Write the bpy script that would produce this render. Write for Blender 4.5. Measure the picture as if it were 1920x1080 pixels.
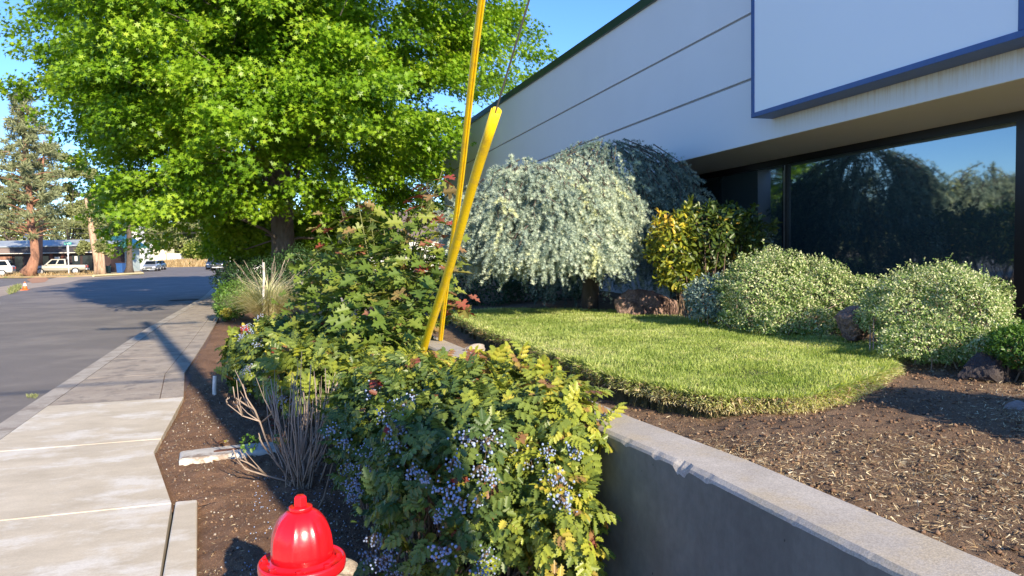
import bpy, math, random
import numpy as np
from mathutils import Vector, Matrix
for o in list(bpy.data.objects): bpy.data.objects.remove(o)
SC = bpy.context.scene
COL = SC.collection
R = math.radians
# ------------------------------------------------------------ camera
F = 1400.0
CAM = np.array([0, 0, 1.7])
_v = np.array([545-960, 540-480, -F]); Yc = _v/np.linalg.norm(_v)
_h = np.array([math.cos(R(.9)), math.sin(R(.9)), 0])
Zc = np.cross(_h, Yc); Zc /= np.linalg.norm(Zc); Xc = np.cross(Yc, Zc)
MC = np.array([Xc, Yc, Zc])
cam = bpy.data.cameras.new('camera'); camo = bpy.data.objects.new('camera', cam); COL.objects.link(camo)
cam.sensor_width = 36; cam.lens = F/1920*36; cam.clip_start = .05; cam.clip_end = 2000
camo.matrix_world = Matrix([list(MC[i])+[CAM[i]] for i in range(3)]+[[0, 0, 0, 1]])
SC.camera = camo
SC.render.resolution_x = 1024; SC.render.resolution_y = 576
# ------------------------------------------------------------ light
SUN_EL, SUN_HEAD = 23.4, 12.7          # shadows run 12.7 degrees left of +Y
w = bpy.data.worlds.new('World'); SC.world = w; w.use_nodes = True
nt = w.node_tree; bg = nt.nodes['Background']
sky = nt.nodes.new('ShaderNodeTexSky'); sky.sky_type = 'NISHITA'; sky.sun_disc = False
sky.sun_elevation = R(SUN_EL); sky.sun_rotation = R(180-SUN_HEAD); sky.altitude = 1000; sky.air_density = 1.0; sky.dust_density = .05; sky.ozone_density = 5.0
hs = nt.nodes.new('ShaderNodeHueSaturation'); hs.inputs['Saturation'].default_value = 1.12; hs.inputs['Hue'].default_value = .509; nt.links.new(sky.outputs[0], hs.inputs['Color']); nt.links.new(hs.outputs[0], bg.inputs[0]); bg.inputs[1].default_value = .15
sl = bpy.data.lights.new('sun', 'SUN'); sl.energy = 5.0; sl.angle = R(.53); sl.color = (1, .86, .655)
so = bpy.data.objects.new('sun', sl); COL.objects.link(so)
ce = math.cos(R(SUN_EL)); SD = Vector((-math.sin(R(SUN_HEAD))*ce, math.cos(R(SUN_HEAD))*ce, -math.sin(R(SUN_EL))))
so.rotation_euler = SD.to_track_quat('-Z', 'Y').to_euler()
SC.view_settings.view_transform = 'Standard'; SC.view_settings.look = 'None'; SC.view_settings.exposure = 1.02; SC.view_settings.gamma = 1
SC.render.engine = 'CYCLES'; SC.cycles.max_bounces = 6; SC.cycles.transparent_max_bounces = 6
SC.cycles.diffuse_bounces = 3; SC.cycles.glossy_bounces = 3; SC.cycles.transmission_bounces = 3

# ------------------------------------------------------------ helpers
def ray(x, y): return MC @ np.array([x-960, 540-y, -F])/F
def at(x, y, d): return CAM + ray(x, y)*d
def onz(x, y, z=0):
    q = ray(x, y); return CAM + q*((z-1.7)/q[2])
def tag(o, label=None, cat=None, group=None, kind=None):
    if label: o['label'] = label
    if cat: o['category'] = cat
    if group: o['group'] = group
    if kind: o['kind'] = kind
    return o
def thing(name, label, cat, loc=(0, 0, 0), rz=0, group=None):
    o = bpy.data.objects.new(name, None); COL.objects.link(o)
    o.location = tuple(float(a) for a in loc); o.rotation_euler = (0, 0, rz); o.empty_display_size = .1
    return tag(o, label, cat, group)
def np_mesh(name, V, loops, starts, mat, parent=None, attrs=None, smooth=False, mats=None, midx=None):
    me = bpy.data.meshes.new(name)
    V = np.asarray(V, np.float32)
    me.vertices.add(len(V)); me.vertices.foreach_set('co', V.ravel())
    me.loops.add(len(loops)); me.loops.foreach_set('vertex_index', np.asarray(loops, np.int32))
    me.polygons.add(len(starts)); me.polygons.foreach_set('loop_start', np.asarray(starts, np.int32))
    me.update(calc_edges=True)
    for k, a in (attrs or {}).items():
        at_ = me.attributes.new(k, 'FLOAT', 'FACE'); at_.data.foreach_set('value', np.asarray(a, np.float32))
    if mats:
        for m in mats: me.materials.append(m)
        me.polygons.foreach_set('material_index', np.asarray(midx, np.int32))
    elif mat: me.materials.append(mat)
    if smooth: me.polygons.foreach_set('use_smooth', np.ones(len(starts), bool))
    o = bpy.data.objects.new(name, me); COL.objects.link(o)
    if parent: o.parent = parent
    return o
class MB:
    """collects faces, links them as one mesh object"""
    def __init__(s): s.v = []; s.f = []; s.m = []; s.sm = []; s.cur = 0; s.smc = False
    def add(s, vs, fs):
        n = len(s.v); s.v += [tuple(float(c) for c in p) for p in vs]
        for f in fs: s.f.append([i+n for i in f]); s.m.append(s.cur); s.sm.append(s.smc)
        return s
    def box(s, c, d, rz=0, taper=1.0, rx=0):
        hx, hy, hz = d[0]/2, d[1]/2, d[2]/2; vs = []
        M_ = Matrix.Rotation(rz, 3, 'Z') @ Matrix.Rotation(rx, 3, 'X')
        for z in (-1, 1):
            t = taper if z > 0 else 1
            for x, y in ((-1, -1), (1, -1), (1, 1), (-1, 1)):
                p = M_ @ Vector((x*hx*t, y*hy*t, z*hz)); vs.append((p.x+c[0], p.y+c[1], p.z+c[2]))
        return s.add(vs, [(3, 2, 1, 0), (4, 5, 6, 7), (0, 1, 5, 4), (1, 2, 6, 5), (2, 3, 7, 6), (3, 0, 4, 7)])
    def bb(s, x0, x1, y0, y1, z0, z1): return s.box(((x0+x1)/2, (y0+y1)/2, (z0+z1)/2), (x1-x0, y1-y0, z1-z0))
    def prism(s, poly, z0, z1, bev=0):
        n = len(poly)
        if callable(z1): top = [(x, y, z1(x, y)) for x, y in poly]
        else: top = [(x, y, z1) for x, y in poly]
        vs = [(x, y, z0) for x, y in poly]+top
        return s.add(vs, [tuple(range(n))[::-1], tuple(range(n, 2*n))]+[(i, (i+1) % n, n+(i+1) % n, n+i) for i in range(n)])
    def tube(s, pts, rad, n=8, cap=True):
        pts = [Vector(p) for p in pts]
        if not hasattr(rad, '__len__'): rad = [rad]*len(pts)
        vs = []; up = Vector((.3, .2, 1)).normalized()
        for i, p in enumerate(pts):
            d = (pts[min(i+1, len(pts)-1)]-pts[max(i-1, 0)])
            if d.length < 1e-9: d = Vector((0, 0, 1))
            d.normalize()
            a = d.cross(Vector((0, 1, 0)) if abs(d.y) < .9 else Vector((1, 0, 0))).normalized(); b = d.cross(a)
            for k in range(n):
                t = 2*math.pi*k/n; vs.append(p+(a*math.cos(t)+b*math.sin(t))*rad[i])
        fs = [(i*n+k, i*n+(k+1) % n, (i+1)*n+(k+1) % n, (i+1)*n+k) for i in range(len(pts)-1) for k in range(n)]
        if cap: fs += [tuple(range(n))[::-1], tuple(range((len(pts)-1)*n, len(pts)*n))]
        return s.add(vs, fs)
    def lathe(s, prof, n=32, c=(0, 0, 0), fl=None):
        vs = []
        for i, (r, z) in enumerate(prof):
            for k in range(n):
                t = 2*math.pi*k/n; rr = r*(fl(t, z) if fl else 1)
                vs.append((c[0]+rr*math.cos(t), c[1]+rr*math.sin(t), c[2]+z))
        m = len(prof)
        return s.add(vs, [(i*n+k, i*n+(k+1) % n, (i+1)*n+(k+1) % n, (i+1)*n+k) for i in range(m-1) for k in range(n)]+[tuple(range((m-1)*n, m*n)), tuple(range(n))[::-1]])
    def build(s, name, mat, parent=None, org=(0, 0, 0), bevel=0):
        me = bpy.data.meshes.new(name)
        me.from_pydata([(a-org[0], b-org[1], c-org[2]) for a, b, c in s.v], [], s.f)
        for m in (mat if isinstance(mat, (list, tuple)) else [mat]): me.materials.append(m)
        me.polygons.foreach_set('material_index', s.m); me.polygons.foreach_set('use_smooth', s.sm)
        me.update()
        o = bpy.data.objects.new(name, me); COL.objects.link(o)
        if parent: o.parent = parent
        if bevel:
            b = o.modifiers.new('bevel', 'BEVEL'); b.width = bevel; b.segments = 2; b.limit_method = 'ANGLE'; b.angle_limit = R(40)
        return o
def struct(o): o['kind'] = 'structure'; return o

# ------------------------------------------------------------ materials
def new_mat(name):
    m = bpy.data.materials.new(name); m.use_nodes = True; n = m.node_tree
    return m, n, n.nodes['Principled BSDF'], n.nodes, n.links
def noise(N, L, scale, detail=4, rough=.6, vec=None, typ='noise'):
    if typ == 'noise': t = N.new('ShaderNodeTexNoise'); t.inputs['Detail'].default_value = detail; t.inputs['Roughness'].default_value = rough
    else: t = N.new('ShaderNodeTexVoronoi')
    t.inputs['Scale'].default_value = scale
    if vec is not None: L.new(vec, t.inputs['Vector'])
    return t
def ramp(N, L, fac, cols):
    r = N.new('ShaderNodeValToRGB'); e = r.color_ramp.elements
    while len(e) < len(cols): e.new(.5)
    for i, (p, c) in enumerate(cols): e[i].position = p; e[i].color = (*c, 1)
    L.new(fac, r.inputs[0]); return r
def coords(N, L, scale=(1, 1, 1)):
    g = N.new('ShaderNodeNewGeometry')
    if scale == (1, 1, 1): return g.outputs['Position']
    mp = N.new('ShaderNodeMapping'); mp.inputs['Scale'].default_value = scale; L.new(g.outputs['Position'], mp.inputs[0]); return mp.outputs[0]
def mixc(N, L, fac, a, b, mode='MIX'):
    m = N.new('ShaderNodeMix'); m.data_type = 'RGBA'; m.blend_type = mode
    if isinstance(fac, (int, float)): m.inputs[0].default_value = fac
    else: L.new(fac, m.inputs[0])
    for i, c in ((6, a), (7, b)):
        if isinstance(c, tuple): m.inputs[i].default_value = (*c, 1)
        else: L.new(c, m.inputs[i])
    return m.outputs[2]
def bump(N, L, bs, h, strength=.4, dist=.01):
    b = N.new('ShaderNodeBump'); b.inputs['Strength'].default_value = strength; b.inputs['Distance'].default_value = dist
    L.new(h, b.inputs['Height']); L.new(b.outputs[0], bs.inputs['Normal'])
def surf(name, c1, c2, scale=5, rough=.8, bscale=60, bstr=.3, bdist=.005, c3=None, s3=1.0, stretch=(1, 1, 1), metal=0, fine=None, coat=0):
    m, nt_, bs, N, L = new_mat(name)
    v = coords(N, L, stretch)
    n1 = noise(N, L, scale, 6, .65, v)
    r = ramp(N, L, n1.outputs[0], [(.32, c1), (.68, c2)])
    col = r.outputs[0]
    if c3:
        n3 = noise(N, L, s3, 5, .7, v); r3 = ramp(N, L, n3.outputs[0], [(.5, (0, 0, 0)), (.62, (1, 1, 1))])
        col = mixc(N, L, r3.outputs[0], col, c3)
    if fine:
        n4 = noise(N, L, fine[0], 3, .6, v); r4 = ramp(N, L, n4.outputs[0], [(.35, (1-fine[1],)*3), (.65, (1+fine[1],)*3)])
        col = mixc(N, L, 1.0, col, r4.outputs[0], 'MULTIPLY')
    L.new(col, bs.inputs['Base Color'])
    bs.inputs['Roughness'].default_value = rough; bs.inputs['Metallic'].default_value = metal
    if coat: bs.inputs['Coat Weight'].default_value = coat
    if bstr:
        nb = noise(N, L, bscale, 5, .7, v); bump(N, L, bs, nb.outputs[0], bstr, bdist)
    return m
def flat(name, c, rough=.5, metal=0, emit=None):
    m, nt_, bs, N, L = new_mat(name); 
    g = N.new('ShaderNodeNewGeometry'); n1 = noise(N, L, 9, 4, .6, g.outputs['Position'])
    r = ramp(N, L, n1.outputs[0], [(.3, tuple(x*.88 for x in c)), (.7, tuple(min(1, x*1.1) for x in c))])
    L.new(r.outputs[0], bs.inputs['Base Color']); bs.inputs['Roughness'].default_value = rough; bs.inputs['Metallic'].default_value = metal
    return m
def leafmat(name, cols, rough=.45, trans=.3, tint=(1.2, 1.3, .5), spec=.5, nscale=0, namt=.25):
    """colour from the per-leaf attribute rnd; thin translucent leaf"""
    m, nt_, bs, N, L = new_mat(name)
    a = N.new('ShaderNodeAttribute'); a.attribute_name = 'rnd'
    fac = a.outputs['Fac']
    if nscale:
        n1 = noise(N, L, nscale, 3, .5, coords(N, L))
        mm = N.new('ShaderNodeMath'); mm.operation = 'MULTIPLY_ADD'; L.new(n1.outputs[0], mm.inputs[0]); mm.inputs[1].default_value = namt*2
        L.new(fac, mm.inputs[2]); m2 = N.new('ShaderNodeMath'); m2.operation = 'SUBTRACT'; L.new(mm.outputs[0], m2.inputs[0]); m2.inputs[1].default_value = namt; fac = m2.outputs[0]
    r = ramp(N, L, fac, cols)
    L.new(r.outputs[0], bs.inputs['Base Color']); bs.inputs['Roughness'].default_value = rough
    bs.inputs['Specular IOR Level'].default_value = spec
    t = N.new('ShaderNodeBsdfTranslucent')
    c2 = mixc(N, L, 1.0, r.outputs[0], tint, 'MULTIPLY'); L.new(c2, t.inputs[0])
    mx = N.new('ShaderNodeMixShader'); mx.inputs[0].default_value = trans
    L.new(bs.outputs[0], mx.inputs[1]); L.new(t.outputs[0], mx.inputs[2]); L.new(mx.outputs[0], N['Material Output'].inputs[0])
    return m
M = {}
M['road'] = surf('asphalt', (.145, .128, .115), (.195, .172, .152), .7, .85, 160, .5, .006, (.215, .19, .165), .35, fine=(170, .35))
M['ground'] = surf('dry_ground', (.19, .15, .10), (.30, .24, .16), .4, .95, 20, .4, .02)
M['conc_new'] = surf('new_concrete', (.47, .405, .30), (.61, .535, .41), 1.9, .85, 120, .25, .003, (.66, .62, .54), 1.3, (1, 1.7, 1), fine=(90, .07))
M['conc_old'] = surf('old_concrete', (.29, .24, .19), (.41, .35, .28), 2.2, .9, 140, .5, .004, (.22, .19, .16), 3.0, fine=(130, .22))
M['kerb'] = surf('kerb_concrete', (.33, .29, .245), (.45, .41, .35), 3, .9, 110, .4, .004, (.26, .22, .18), 2.0, fine=(130, .2))
M['joint'] = surf('joint_dirt', (.10, .06, .05), (.16, .10, .08), 9, .95)
M['yellow_kerb'] = surf('yellow_kerb', (.5, .42, .2), (.6, .52, .3), 3, .8)
def soil_mat(name, c1, c2, c3):
    m, nt_, bs, N, L = new_mat(name); v = coords(N, L)
    n1 = noise(N, L, 2.2, 8, .7, v); r = ramp(N, L, n1.outputs[0], [(.3, c1), (.7, c2)])
    n2 = noise(N, L, 55, 4, .75, v); r2 = ramp(N, L, n2.outputs[0], [(.60, (0, 0, 0)), (.68, (1, 1, 1))])
    c = mixc(N, L, r2.outputs[0], r.outputs[0], c3)
    n3 = noise(N, L, 160, 3, .7, v); r3 = ramp(N, L, n3.outputs[0], [(.3, (.55,)*3), (.7, (1.45,)*3)])
    c = mixc(N, L, 1.0, c, r3.outputs[0], 'MULTIPLY')
    L.new(c, bs.inputs['Base Color']); bs.inputs['Roughness'].default_value = .95; bs.inputs['Specular IOR Level'].default_value = .2
    nb = noise(N, L, 75, 6, .8, v); bump(N, L, bs, nb.outputs[0], .9, .02); return m
M['soil'] = soil_mat('bed_soil', (.15, .082, .050), (.28, .165, .10), (.40, .31, .22))
M['soil2'] = soil_mat('yard_soil', (.145, .092, .058), (.27, .18, .115), (.44, .36, .24))
M['bark'] = surf('bark', (.06, .045, .035), (.13, .10, .08), 12, .95, 40, .8, .02, stretch=(1, 1, .3))
M['bark_oak'] = surf('oak_bark', (.09, .075, .065), (.17, .15, .13), 8, .95, 40, .8, .02, stretch=(1, 1, .3))
M['pine_bark'] = surf('pine_bark', (.22, .105, .065), (.38, .20, .125), 3, .95, 14, .9, .05, (.12, .06, .04), 2.5, (1, 1, .35))
M['snag_bark'] = surf('weathered_bark', (.36, .24, .15), (.52, .38, .27), 3, .95, 14, .8, .04, (.22, .14, .09), 2.2, (1, 1, .25))
M['stem'] = surf('stem', (.13, .09, .06), (.24, .17, .12), 20, .9, 80, .4, .003)
M['grey_stem'] = surf('grey_stem', (.22, .165, .125), (.40, .31, .245), 14, .85, 90, .5, .003, stretch=(1, 1, .3))
M['green_stem'] = surf('green_stem', (.14, .16, .05), (.22, .22, .09), 20, .8, 80, .2, .003)
M['red_stem'] = surf('red_stem', (.20, .12, .06), (.30, .19, .10), 20, .8, 0, 0)
M['oak_tree_leaf'] = leafmat('shade_tree_leaf', [(0, (.075, .165, .008)), (.45, (.18, .325, .014)), (.8, (.30, .43, .028)), (1, (.40, .50, .05))], .42, .36, (1.25, 1.35, .4), .35)
M['mahonia'] = leafmat('oregon_grape_leaf', [(0, (.035, .075, .020)), (.30, (.072, .12, .030)), (.55, (.16, .21, .040)), (.75, (.30, .34, .040)), (.88, (.42, .37, .055)), (.92, (.26, .15, .06)), (.97, (.18, .06, .04)), (1, (.33, .03, .03))], .42, .22, (1.3, 1.3, .4), .4, 1.6, .22)
M['redoak'] = leafmat('red_oak_leaf', [(0, (.06, .12, .022)), (.45, (.15, .215, .032)), (.66, (.24, .27, .045)), (.76, (.25, .19, .07)), (.88, (.27, .12, .07)), (1, (.32, .07, .05))], .5, .28, (1.3, 1.2, .5), .4)
M['cedar'] = leafmat('blue_needles', [(0, (.10, .17, .15)), (.5, (.36, .44, .35)), (.8, (.58, .64, .47)), (1, (.64, .66, .34))], .6, .18, (1, 1.1, .8), .3)
M['yellow_leaf'] = leafmat('golden_leaf', [(0, (.035, .07, .012)), (.4, (.085, .125, .016)), (.68, (.27, .29, .025)), (.88, (.55, .43, .035)), (1, (.58, .36, .05))], .4, .25, (1.2, 1.1, .4), .5)
M['euonymus'] = leafmat('variegated_leaf', [(0, (.09, .17, .035)), (.32, (.19, .30, .065)), (.50, (.37, .45, .17)), (.66, (.58, .60, .32)), (1, (.74, .72, .48))], .45, .22, (1.05, 1.15, .7), .4, 5.0, .18)
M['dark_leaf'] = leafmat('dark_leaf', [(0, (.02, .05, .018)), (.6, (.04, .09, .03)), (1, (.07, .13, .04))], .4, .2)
M['bright_leaf'] = leafmat('bright_leaf', [(0, (.05, .12, .015)), (.6, (.12, .24, .03)), (1, (.22, .33, .05))], .45, .3)
M['grass'] = leafmat('grass_blade', [(0, (.26, .37, .07)), (.4, (.48, .58, .16)), (.72, (.72, .74, .34)), (1, (.82, .73, .48))], .5, .40, (1.15, 1.2, .4), .4, 2.2, .30)
M['drygrass'] = leafmat('dry_grass', [(0, (.30, .20, .09)), (.6, (.50, .37, .19)), (1, (.62, .5, .3))], .7, .3, (1.1, 1, .7), .2)
M['fountain'] = leafmat('fountain_grass', [(0, (.36, .44, .14)), (.5, (.66, .66, .36)), (1, (.85, .80, .58))], .6, .3, (1.1, 1, .6), .3)
M['straw'] = leafmat('straw', [(0, (.12, .075, .04)), (.4, (.36, .25, .13)), (.8, (.60, .49, .29)), (1, (.74, .66, .46))], .8, .1, (1, 1, 1), .2)
M['pine'] = leafmat('pine_needles', [(0, (.14, .17, .09)), (.6, (.25, .28, .14)), (1, (.38, .36, .20))], .6, .2, (1, 1, .6), .3)
M['olive'] = leafmat('olive_leaf', [(0, (.13, .16, .06)), (.6, (.25, .28, .11)), (1, (.37, .38, .17))], .6, .3, (1.1, 1.1, .5), .3)
M['far_dark'] = leafmat('far_dark_leaf', [(0, (.035, .07, .025)), (.6, (.07, .12, .04)), (1, (.12, .17, .055))], .6, .25)
M['limegreen'] = leafmat('lime_leaf', [(0, (.14, .19, .03)), (.6, (.25, .30, .05)), (1, (.33, .36, .08))], .6, .3)
M['berry'] = flat('berry_bloom', (.24, .30, .43), .6)
M['berry2'] = flat('berry_pale', (.30, .37, .54), .65)
M['rock'] = surf('lava_rock', (.19, .115, .09), (.36, .24, .19), 5, .95, 22, 1.0, .05, (.09, .055, .05), 3, fine=(40, .3))
M['rock_dark'] = surf('dark_rock', (.03, .025, .028), (.08, .065, .065), 5, .95, 22, 1.0, .05)
M['rock_tan'] = surf('tan_rock', (.25, .19, .17), (.42, .34, .31), 7, .95, 30, 1.0, .04, (.15, .11, .10), 4)
# ------------------------------------------------------------ numpy helpers
def vnoise(x, y, s, seed=0):
    r = np.random.default_rng(seed).random((256, 256)); x = np.asarray(x)*s+37.1; y = np.asarray(y)*s+11.7
    xi = np.floor(x).astype(int); yi = np.floor(y).astype(int); fx = x-xi; fy = y-yi; fx = fx*fx*(3-2*fx); fy = fy*fy*(3-2*fy)
    g = lambda a, b: r[a % 256, b % 256]
    return (g(xi, yi)*(1-fx)+g(xi+1, yi)*fx)*(1-fy)+(g(xi, yi+1)*(1-fx)+g(xi+1, yi+1)*fx)*fy
def unit(a): return a/np.maximum(np.linalg.norm(a, axis=-1, keepdims=True), 1e-9)
def rdir(g, n): return unit(g.normal(size=(n, 3)))
def scatter(name, tm, P, T, Nn, S, rnd, mat, parent=None, org=(0, 0, 0), kind=None, frnd=None):
    """tm = (verts, faces); each copy has axis T (y) and normal Nn (z), size S"""
    tv, tf = tm; tv = np.asarray(tv, float); n = len(P)
    T = unit(T); X = unit(np.cross(T, Nn)); Z = np.cross(X, T)
    S = np.asarray(S, float)
    if S.ndim == 1: S = S[:, None]
    V = P[:, None, :]+(tv[None, :, 0, None]*X[:, None, :]+tv[None, :, 1, None]*T[:, None, :]+tv[None, :, 2, None]*Z[:, None, :])*S[:, None, :]
    V = V.reshape(-1, 3)-np.asarray(org, float)
    fl = np.concatenate([np.array(f) for f in tf]); ln = np.array([len(f) for f in tf]); st = np.concatenate([[0], np.cumsum(ln)[:-1]])
    loops = (fl[None, :]+np.arange(n)[:, None]*len(tv)).ravel(); starts = (st[None, :]+np.arange(n)[:, None]*len(fl)).ravel()
    r = np.repeat(np.asarray(rnd), len(tf))
    if frnd is not None: r = r+np.tile(frnd, n)
    o = np_mesh(name, V, loops, starts, mat, parent, {'rnd': np.clip(r, 0, 1)})
    if kind: o['kind'] = kind
    return o
def leaf_t(half, fold=.25, curl=.15, off=0):
    k = len(half); y1 = 1.0
    vs = [(0, 0, 0), (0, y1, -curl)]+[(x, y, abs(x)*fold-curl*y*y) for x, y in half]+[(-x, y, abs(x)*fold-curl*y*y) for x, y in half]
    return vs, [[0]+list(range(2, 2+k))+[1], [1]+list(range(2+2*k-1, 1+k, -1))+[0]]
HOLLY = [(.08, .05), (.30, .12), (.19, .24), (.38, .34), (.22, .45), (.37, .60), (.19, .66), (.27, .82), (.10, .85)]
REDOAK = [(.015, .16), (.12, .22), (.22, .17), (.20, .27), (.09, .36), (.13, .40), (.34, .36), (.42, .46), (.33, .50), (.37, .60), (.24, .58), (.11, .60), (.12, .68), (.24, .74), (.20, .83), (.10, .82), (.06, .90)]
OVAL = [(.16, .2), (.24, .5), (.17, .8)]
OBOV = [(.10, .2), (.20, .5), (.22, .75), (.12, .93)]
def compound(pairs=3, ll=.40):
    V = []; Fc = []; fr = []; g = random.Random(5)
    def put(bx, by, ang, s, tilt):
        n = len(V); vs, fs = leaf_t(HOLLY, .3, .18)
        ca, sa = math.cos(ang), math.sin(ang)
        for x, y, z in vs:
            x *= s; y *= s; z *= s; X = x*ca+y*sa; Y = -x*sa+y*ca
            V.append((bx+X, by+Y, z-.25*(by+Y)**2-abs(X)*tilt))
        r = g.uniform(-.07, .07)
        for f in fs: Fc.append([i+n for i in f]); fr.append(r)
    for i in range(pairs):
        y = .22+.62*i/pairs
        for sg in (-1, 1): put(sg*.01, y, sg*(1.15-.12*i), ll*(1-.06*i), .25)
    put(0, .72, 0, ll, .1)
    n = len(V); V.extend([(-.008, 0, 0), (.008, 0, 0), (.006, .75, -.14), (-.006, .75, -.14)]); Fc.append([n, n+1, n+2, n+3]); fr.append(.1)
    return (V, Fc), np.array(fr)
STAR = ([(0, 0, 0), (.12, .28, .03), (.48, .22, .08), (.24, .50, .04), (.44, .82, .06), (.12, .66, 0), (0, 1.08, -.10), (-.12, .66, 0), (-.44, .82, .06), (-.24, .50, .04), (-.48, .22, .08), (-.12, .28, .03)], [list(range(12))])
MAPLE = ([(0, 0, 0), (.10, .22, .03), (.46, .20, .10), (.26, .42, .05), (.52, .72, .10), (.17, .66, .02), (0, 1, -.12), (-.17, .66, .02), (-.52, .72, .10), (-.26, .42, .05), (-.46, .20, .10), (-.10, .22, .03)],
         [[0, 1, 2, 3, 4, 5, 6], [0, 6, 7, 8, 9, 10, 11]])
QUAD = ([(-.28, 0, 0), (.28, 0, 0), (.32, .6, .05), (0, 1, 0), (-.32, .6, .05)], [[0, 1, 2, 3, 4]])
BLADE = ([(-.5, 0, 0), (.5, 0, 0), (.32, .55, .0), (0, 1, 0), (-.32, .55, .0)], [[0, 1, 2, 3, 4]])
def ell_sample(g, E, n, inner=.72, bumps=.10, up=0.0, seed=0, zmin=None, power=1.0):
    """points near the surface of a union of ellipsoids, with outward normals"""
    E = [(np.array(c, float), np.array(r, float)) for c, r in E]
    wts = np.array([r[0]*r[1]+r[1]*r[2]+r[0]*r[2] for c, r in E]); wts /= wts.sum()
    out = []; nor = []; tot = 0
    while tot < n:
        m = n; k = g.choice(len(E), m, p=wts); d = rdir(g, m); d[:, 2] += up; d = unit(d)
        c = np.array([E[i][0] for i in k]); r = np.array([E[i][1] for i in k])
        bm = 1+bumps*(np.sin(d[:, 0]*7+k*2.1+seed)+np.sin(d[:, 1]*9+k*1.3+seed*2)+np.sin(d[:, 2]*8+k+seed)+np.sin((d[:, 0]+d[:, 2])*17+k))*.5
        f = inner+(1-inner)*g.random(m)**power
        p = c+d*r*(f*bm)[:, None]
        ok = np.ones(m, bool)
        for i, (cc, rr) in enumerate(E):
            q = np.linalg.norm((p-cc)/rr, axis=1); ok &= ~((q < inner*.95) & (k != i))
        if zmin is not None: ok &= p[:, 2] > zmin
        out.append(p[ok]); nor.append(unit(d/r)[ok]); tot += ok.sum()
    return np.concatenate(out)[:n], np.concatenate(nor)[:n]

# ------------------------------------------------------------ ground, road, pavement
KX = lambda y: -3.0-.04*(y-9.08) if y < 20 else (-3.44-.017*(y-20) if y < 35 else -3.70-.056*(y-35))
g0 = MB(); g0.add([(-700, -100, -.16), (700, -100, -.16), (700, 900, -.16), (-700, 900, -.16)], [(0, 1, 2, 3)])
struct(g0.build('ground', M['ground']))
road = MB()
rp = [(KX(y), y, -.10) for y in (-20, 9, 20, 35, 60, 100)]+[(-6, 103, -.10), (60, 100, -.10), (60, 118, -.10), (-8, 122, -.10), (-20, 200, -.10), (-34, 210, -.10), (-24, 128, -.10), (-18.5, 101, -.10), (-16.8, 96, -.10), (-22, 84, -.10), (-90, 88, -.10), (-90, 38, -.10), (-14, 30, -.10), (-11, -20, -.10)]
road.add(rp, [tuple(range(len(rp)))]); struct(road.build('road', M['road']))
def sheet(name, pix, mat, z, zb=None):
    pts = [onz(x, y, z) for x, y in pix]; b = MB()
    if zb is None: b.add([(p[0], p[1], z) for p in pts], [tuple(range(len(pts)))])
    else: b.prism([(p[0], p[1]) for p in pts], zb, z)
    return struct(b.build(name, mat))
M['tan'] = surf('sandy_concrete', (.30, .24, .18), (.42, .34, .26), .6, .95, 20, .3, .01)
sheet('gravel_shoulder', [(0, 556), (62, 540), (125, 531), (156, 523), (250, 516), (190, 515), (125, 516), (94, 523), (0, 538), (-60, 545), (-60, 570)], M['tan'], -.095)
M['verge'] = surf('dry_verge', (.34, .22, .12), (.5, .38, .2), .5, .95, 12, .5, .03, (.22, .24, .08), .8)
sheet('verge', [(270, 512), (190, 515), (110, 518), (-40, 519), (-40, 511), (40, 510), (180, 508), (262, 507)], M['verge'], .02, -.1)
M['needles'] = surf('needle_litter', (.36, .17, .09), (.48, .27, .15), .9, .95, 12, .5, .03)
sheet('needle_litter', [(50, 524), (62, 520), (82, 519), (92, 523), (84, 529), (60, 531)], M['needles'], -.085)
# kerb along the far verge
kb = MB(); a_, b_ = onz(175, 517.5, 0), onz(268, 512.5, 0)
kb.tube([(a_[0], a_[1], .0), (b_[0], b_[1], .0)], .14, 4); struct(kb.build('yellow_kerb', M['yellow_kerb']))
# near kerb and pavement slabs
ys = list(np.arange(-14, 100, 2.0))
kb = MB(); ring = []
for y in ys:
    x = KX(y); ring += [(x+.0, y, -.16), (x+.015, y, -.012), (x+.035, y, .0), (x+.26, y, 0), (x+.26, y, -.16)]
kb.add(ring, [(i*5+k, i*5+k+1, i*5+5+k+1, i*5+5+k) for i in range(len(ys)-1) for k in range(4)][::1])
struct(kb.build('kerb', M['kerb']))
def SR(y):
    pts = [(-14, -.55), (4.3, -.72), (5.56, -.84), (7.1, -1.2), (9.8, -1.3), (11.85, -1.55), (16.2, -1.71), (24, -2.05), (35, -2.4), (60, -3.8), (100, -5.7)]
    for (y0, x0), (y1, x1) in zip(pts, pts[1:]):
        if y0 <= y <= y1: return x0+(x1-x0)*(y-y0)/(y1-y0)
    return -5.7
sw = MB(); cuts = [(-14, -5, 0), (-5, -1.5, 0), (-1.5, 2.2, 0), (2.2, 5.56, 0), (5.56, 7.6, 0), (7.6, 9.8, 0)]+[(9.8, 11.9, 1), (11.9, 14, 1), (14, 16.3, 1), (16.3, 18.6, 1), (18.6, 21.2, 1), (21.2, 24, 1)]+[(24+3*i, 27+3*i, 1) for i in range(25)]
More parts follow.
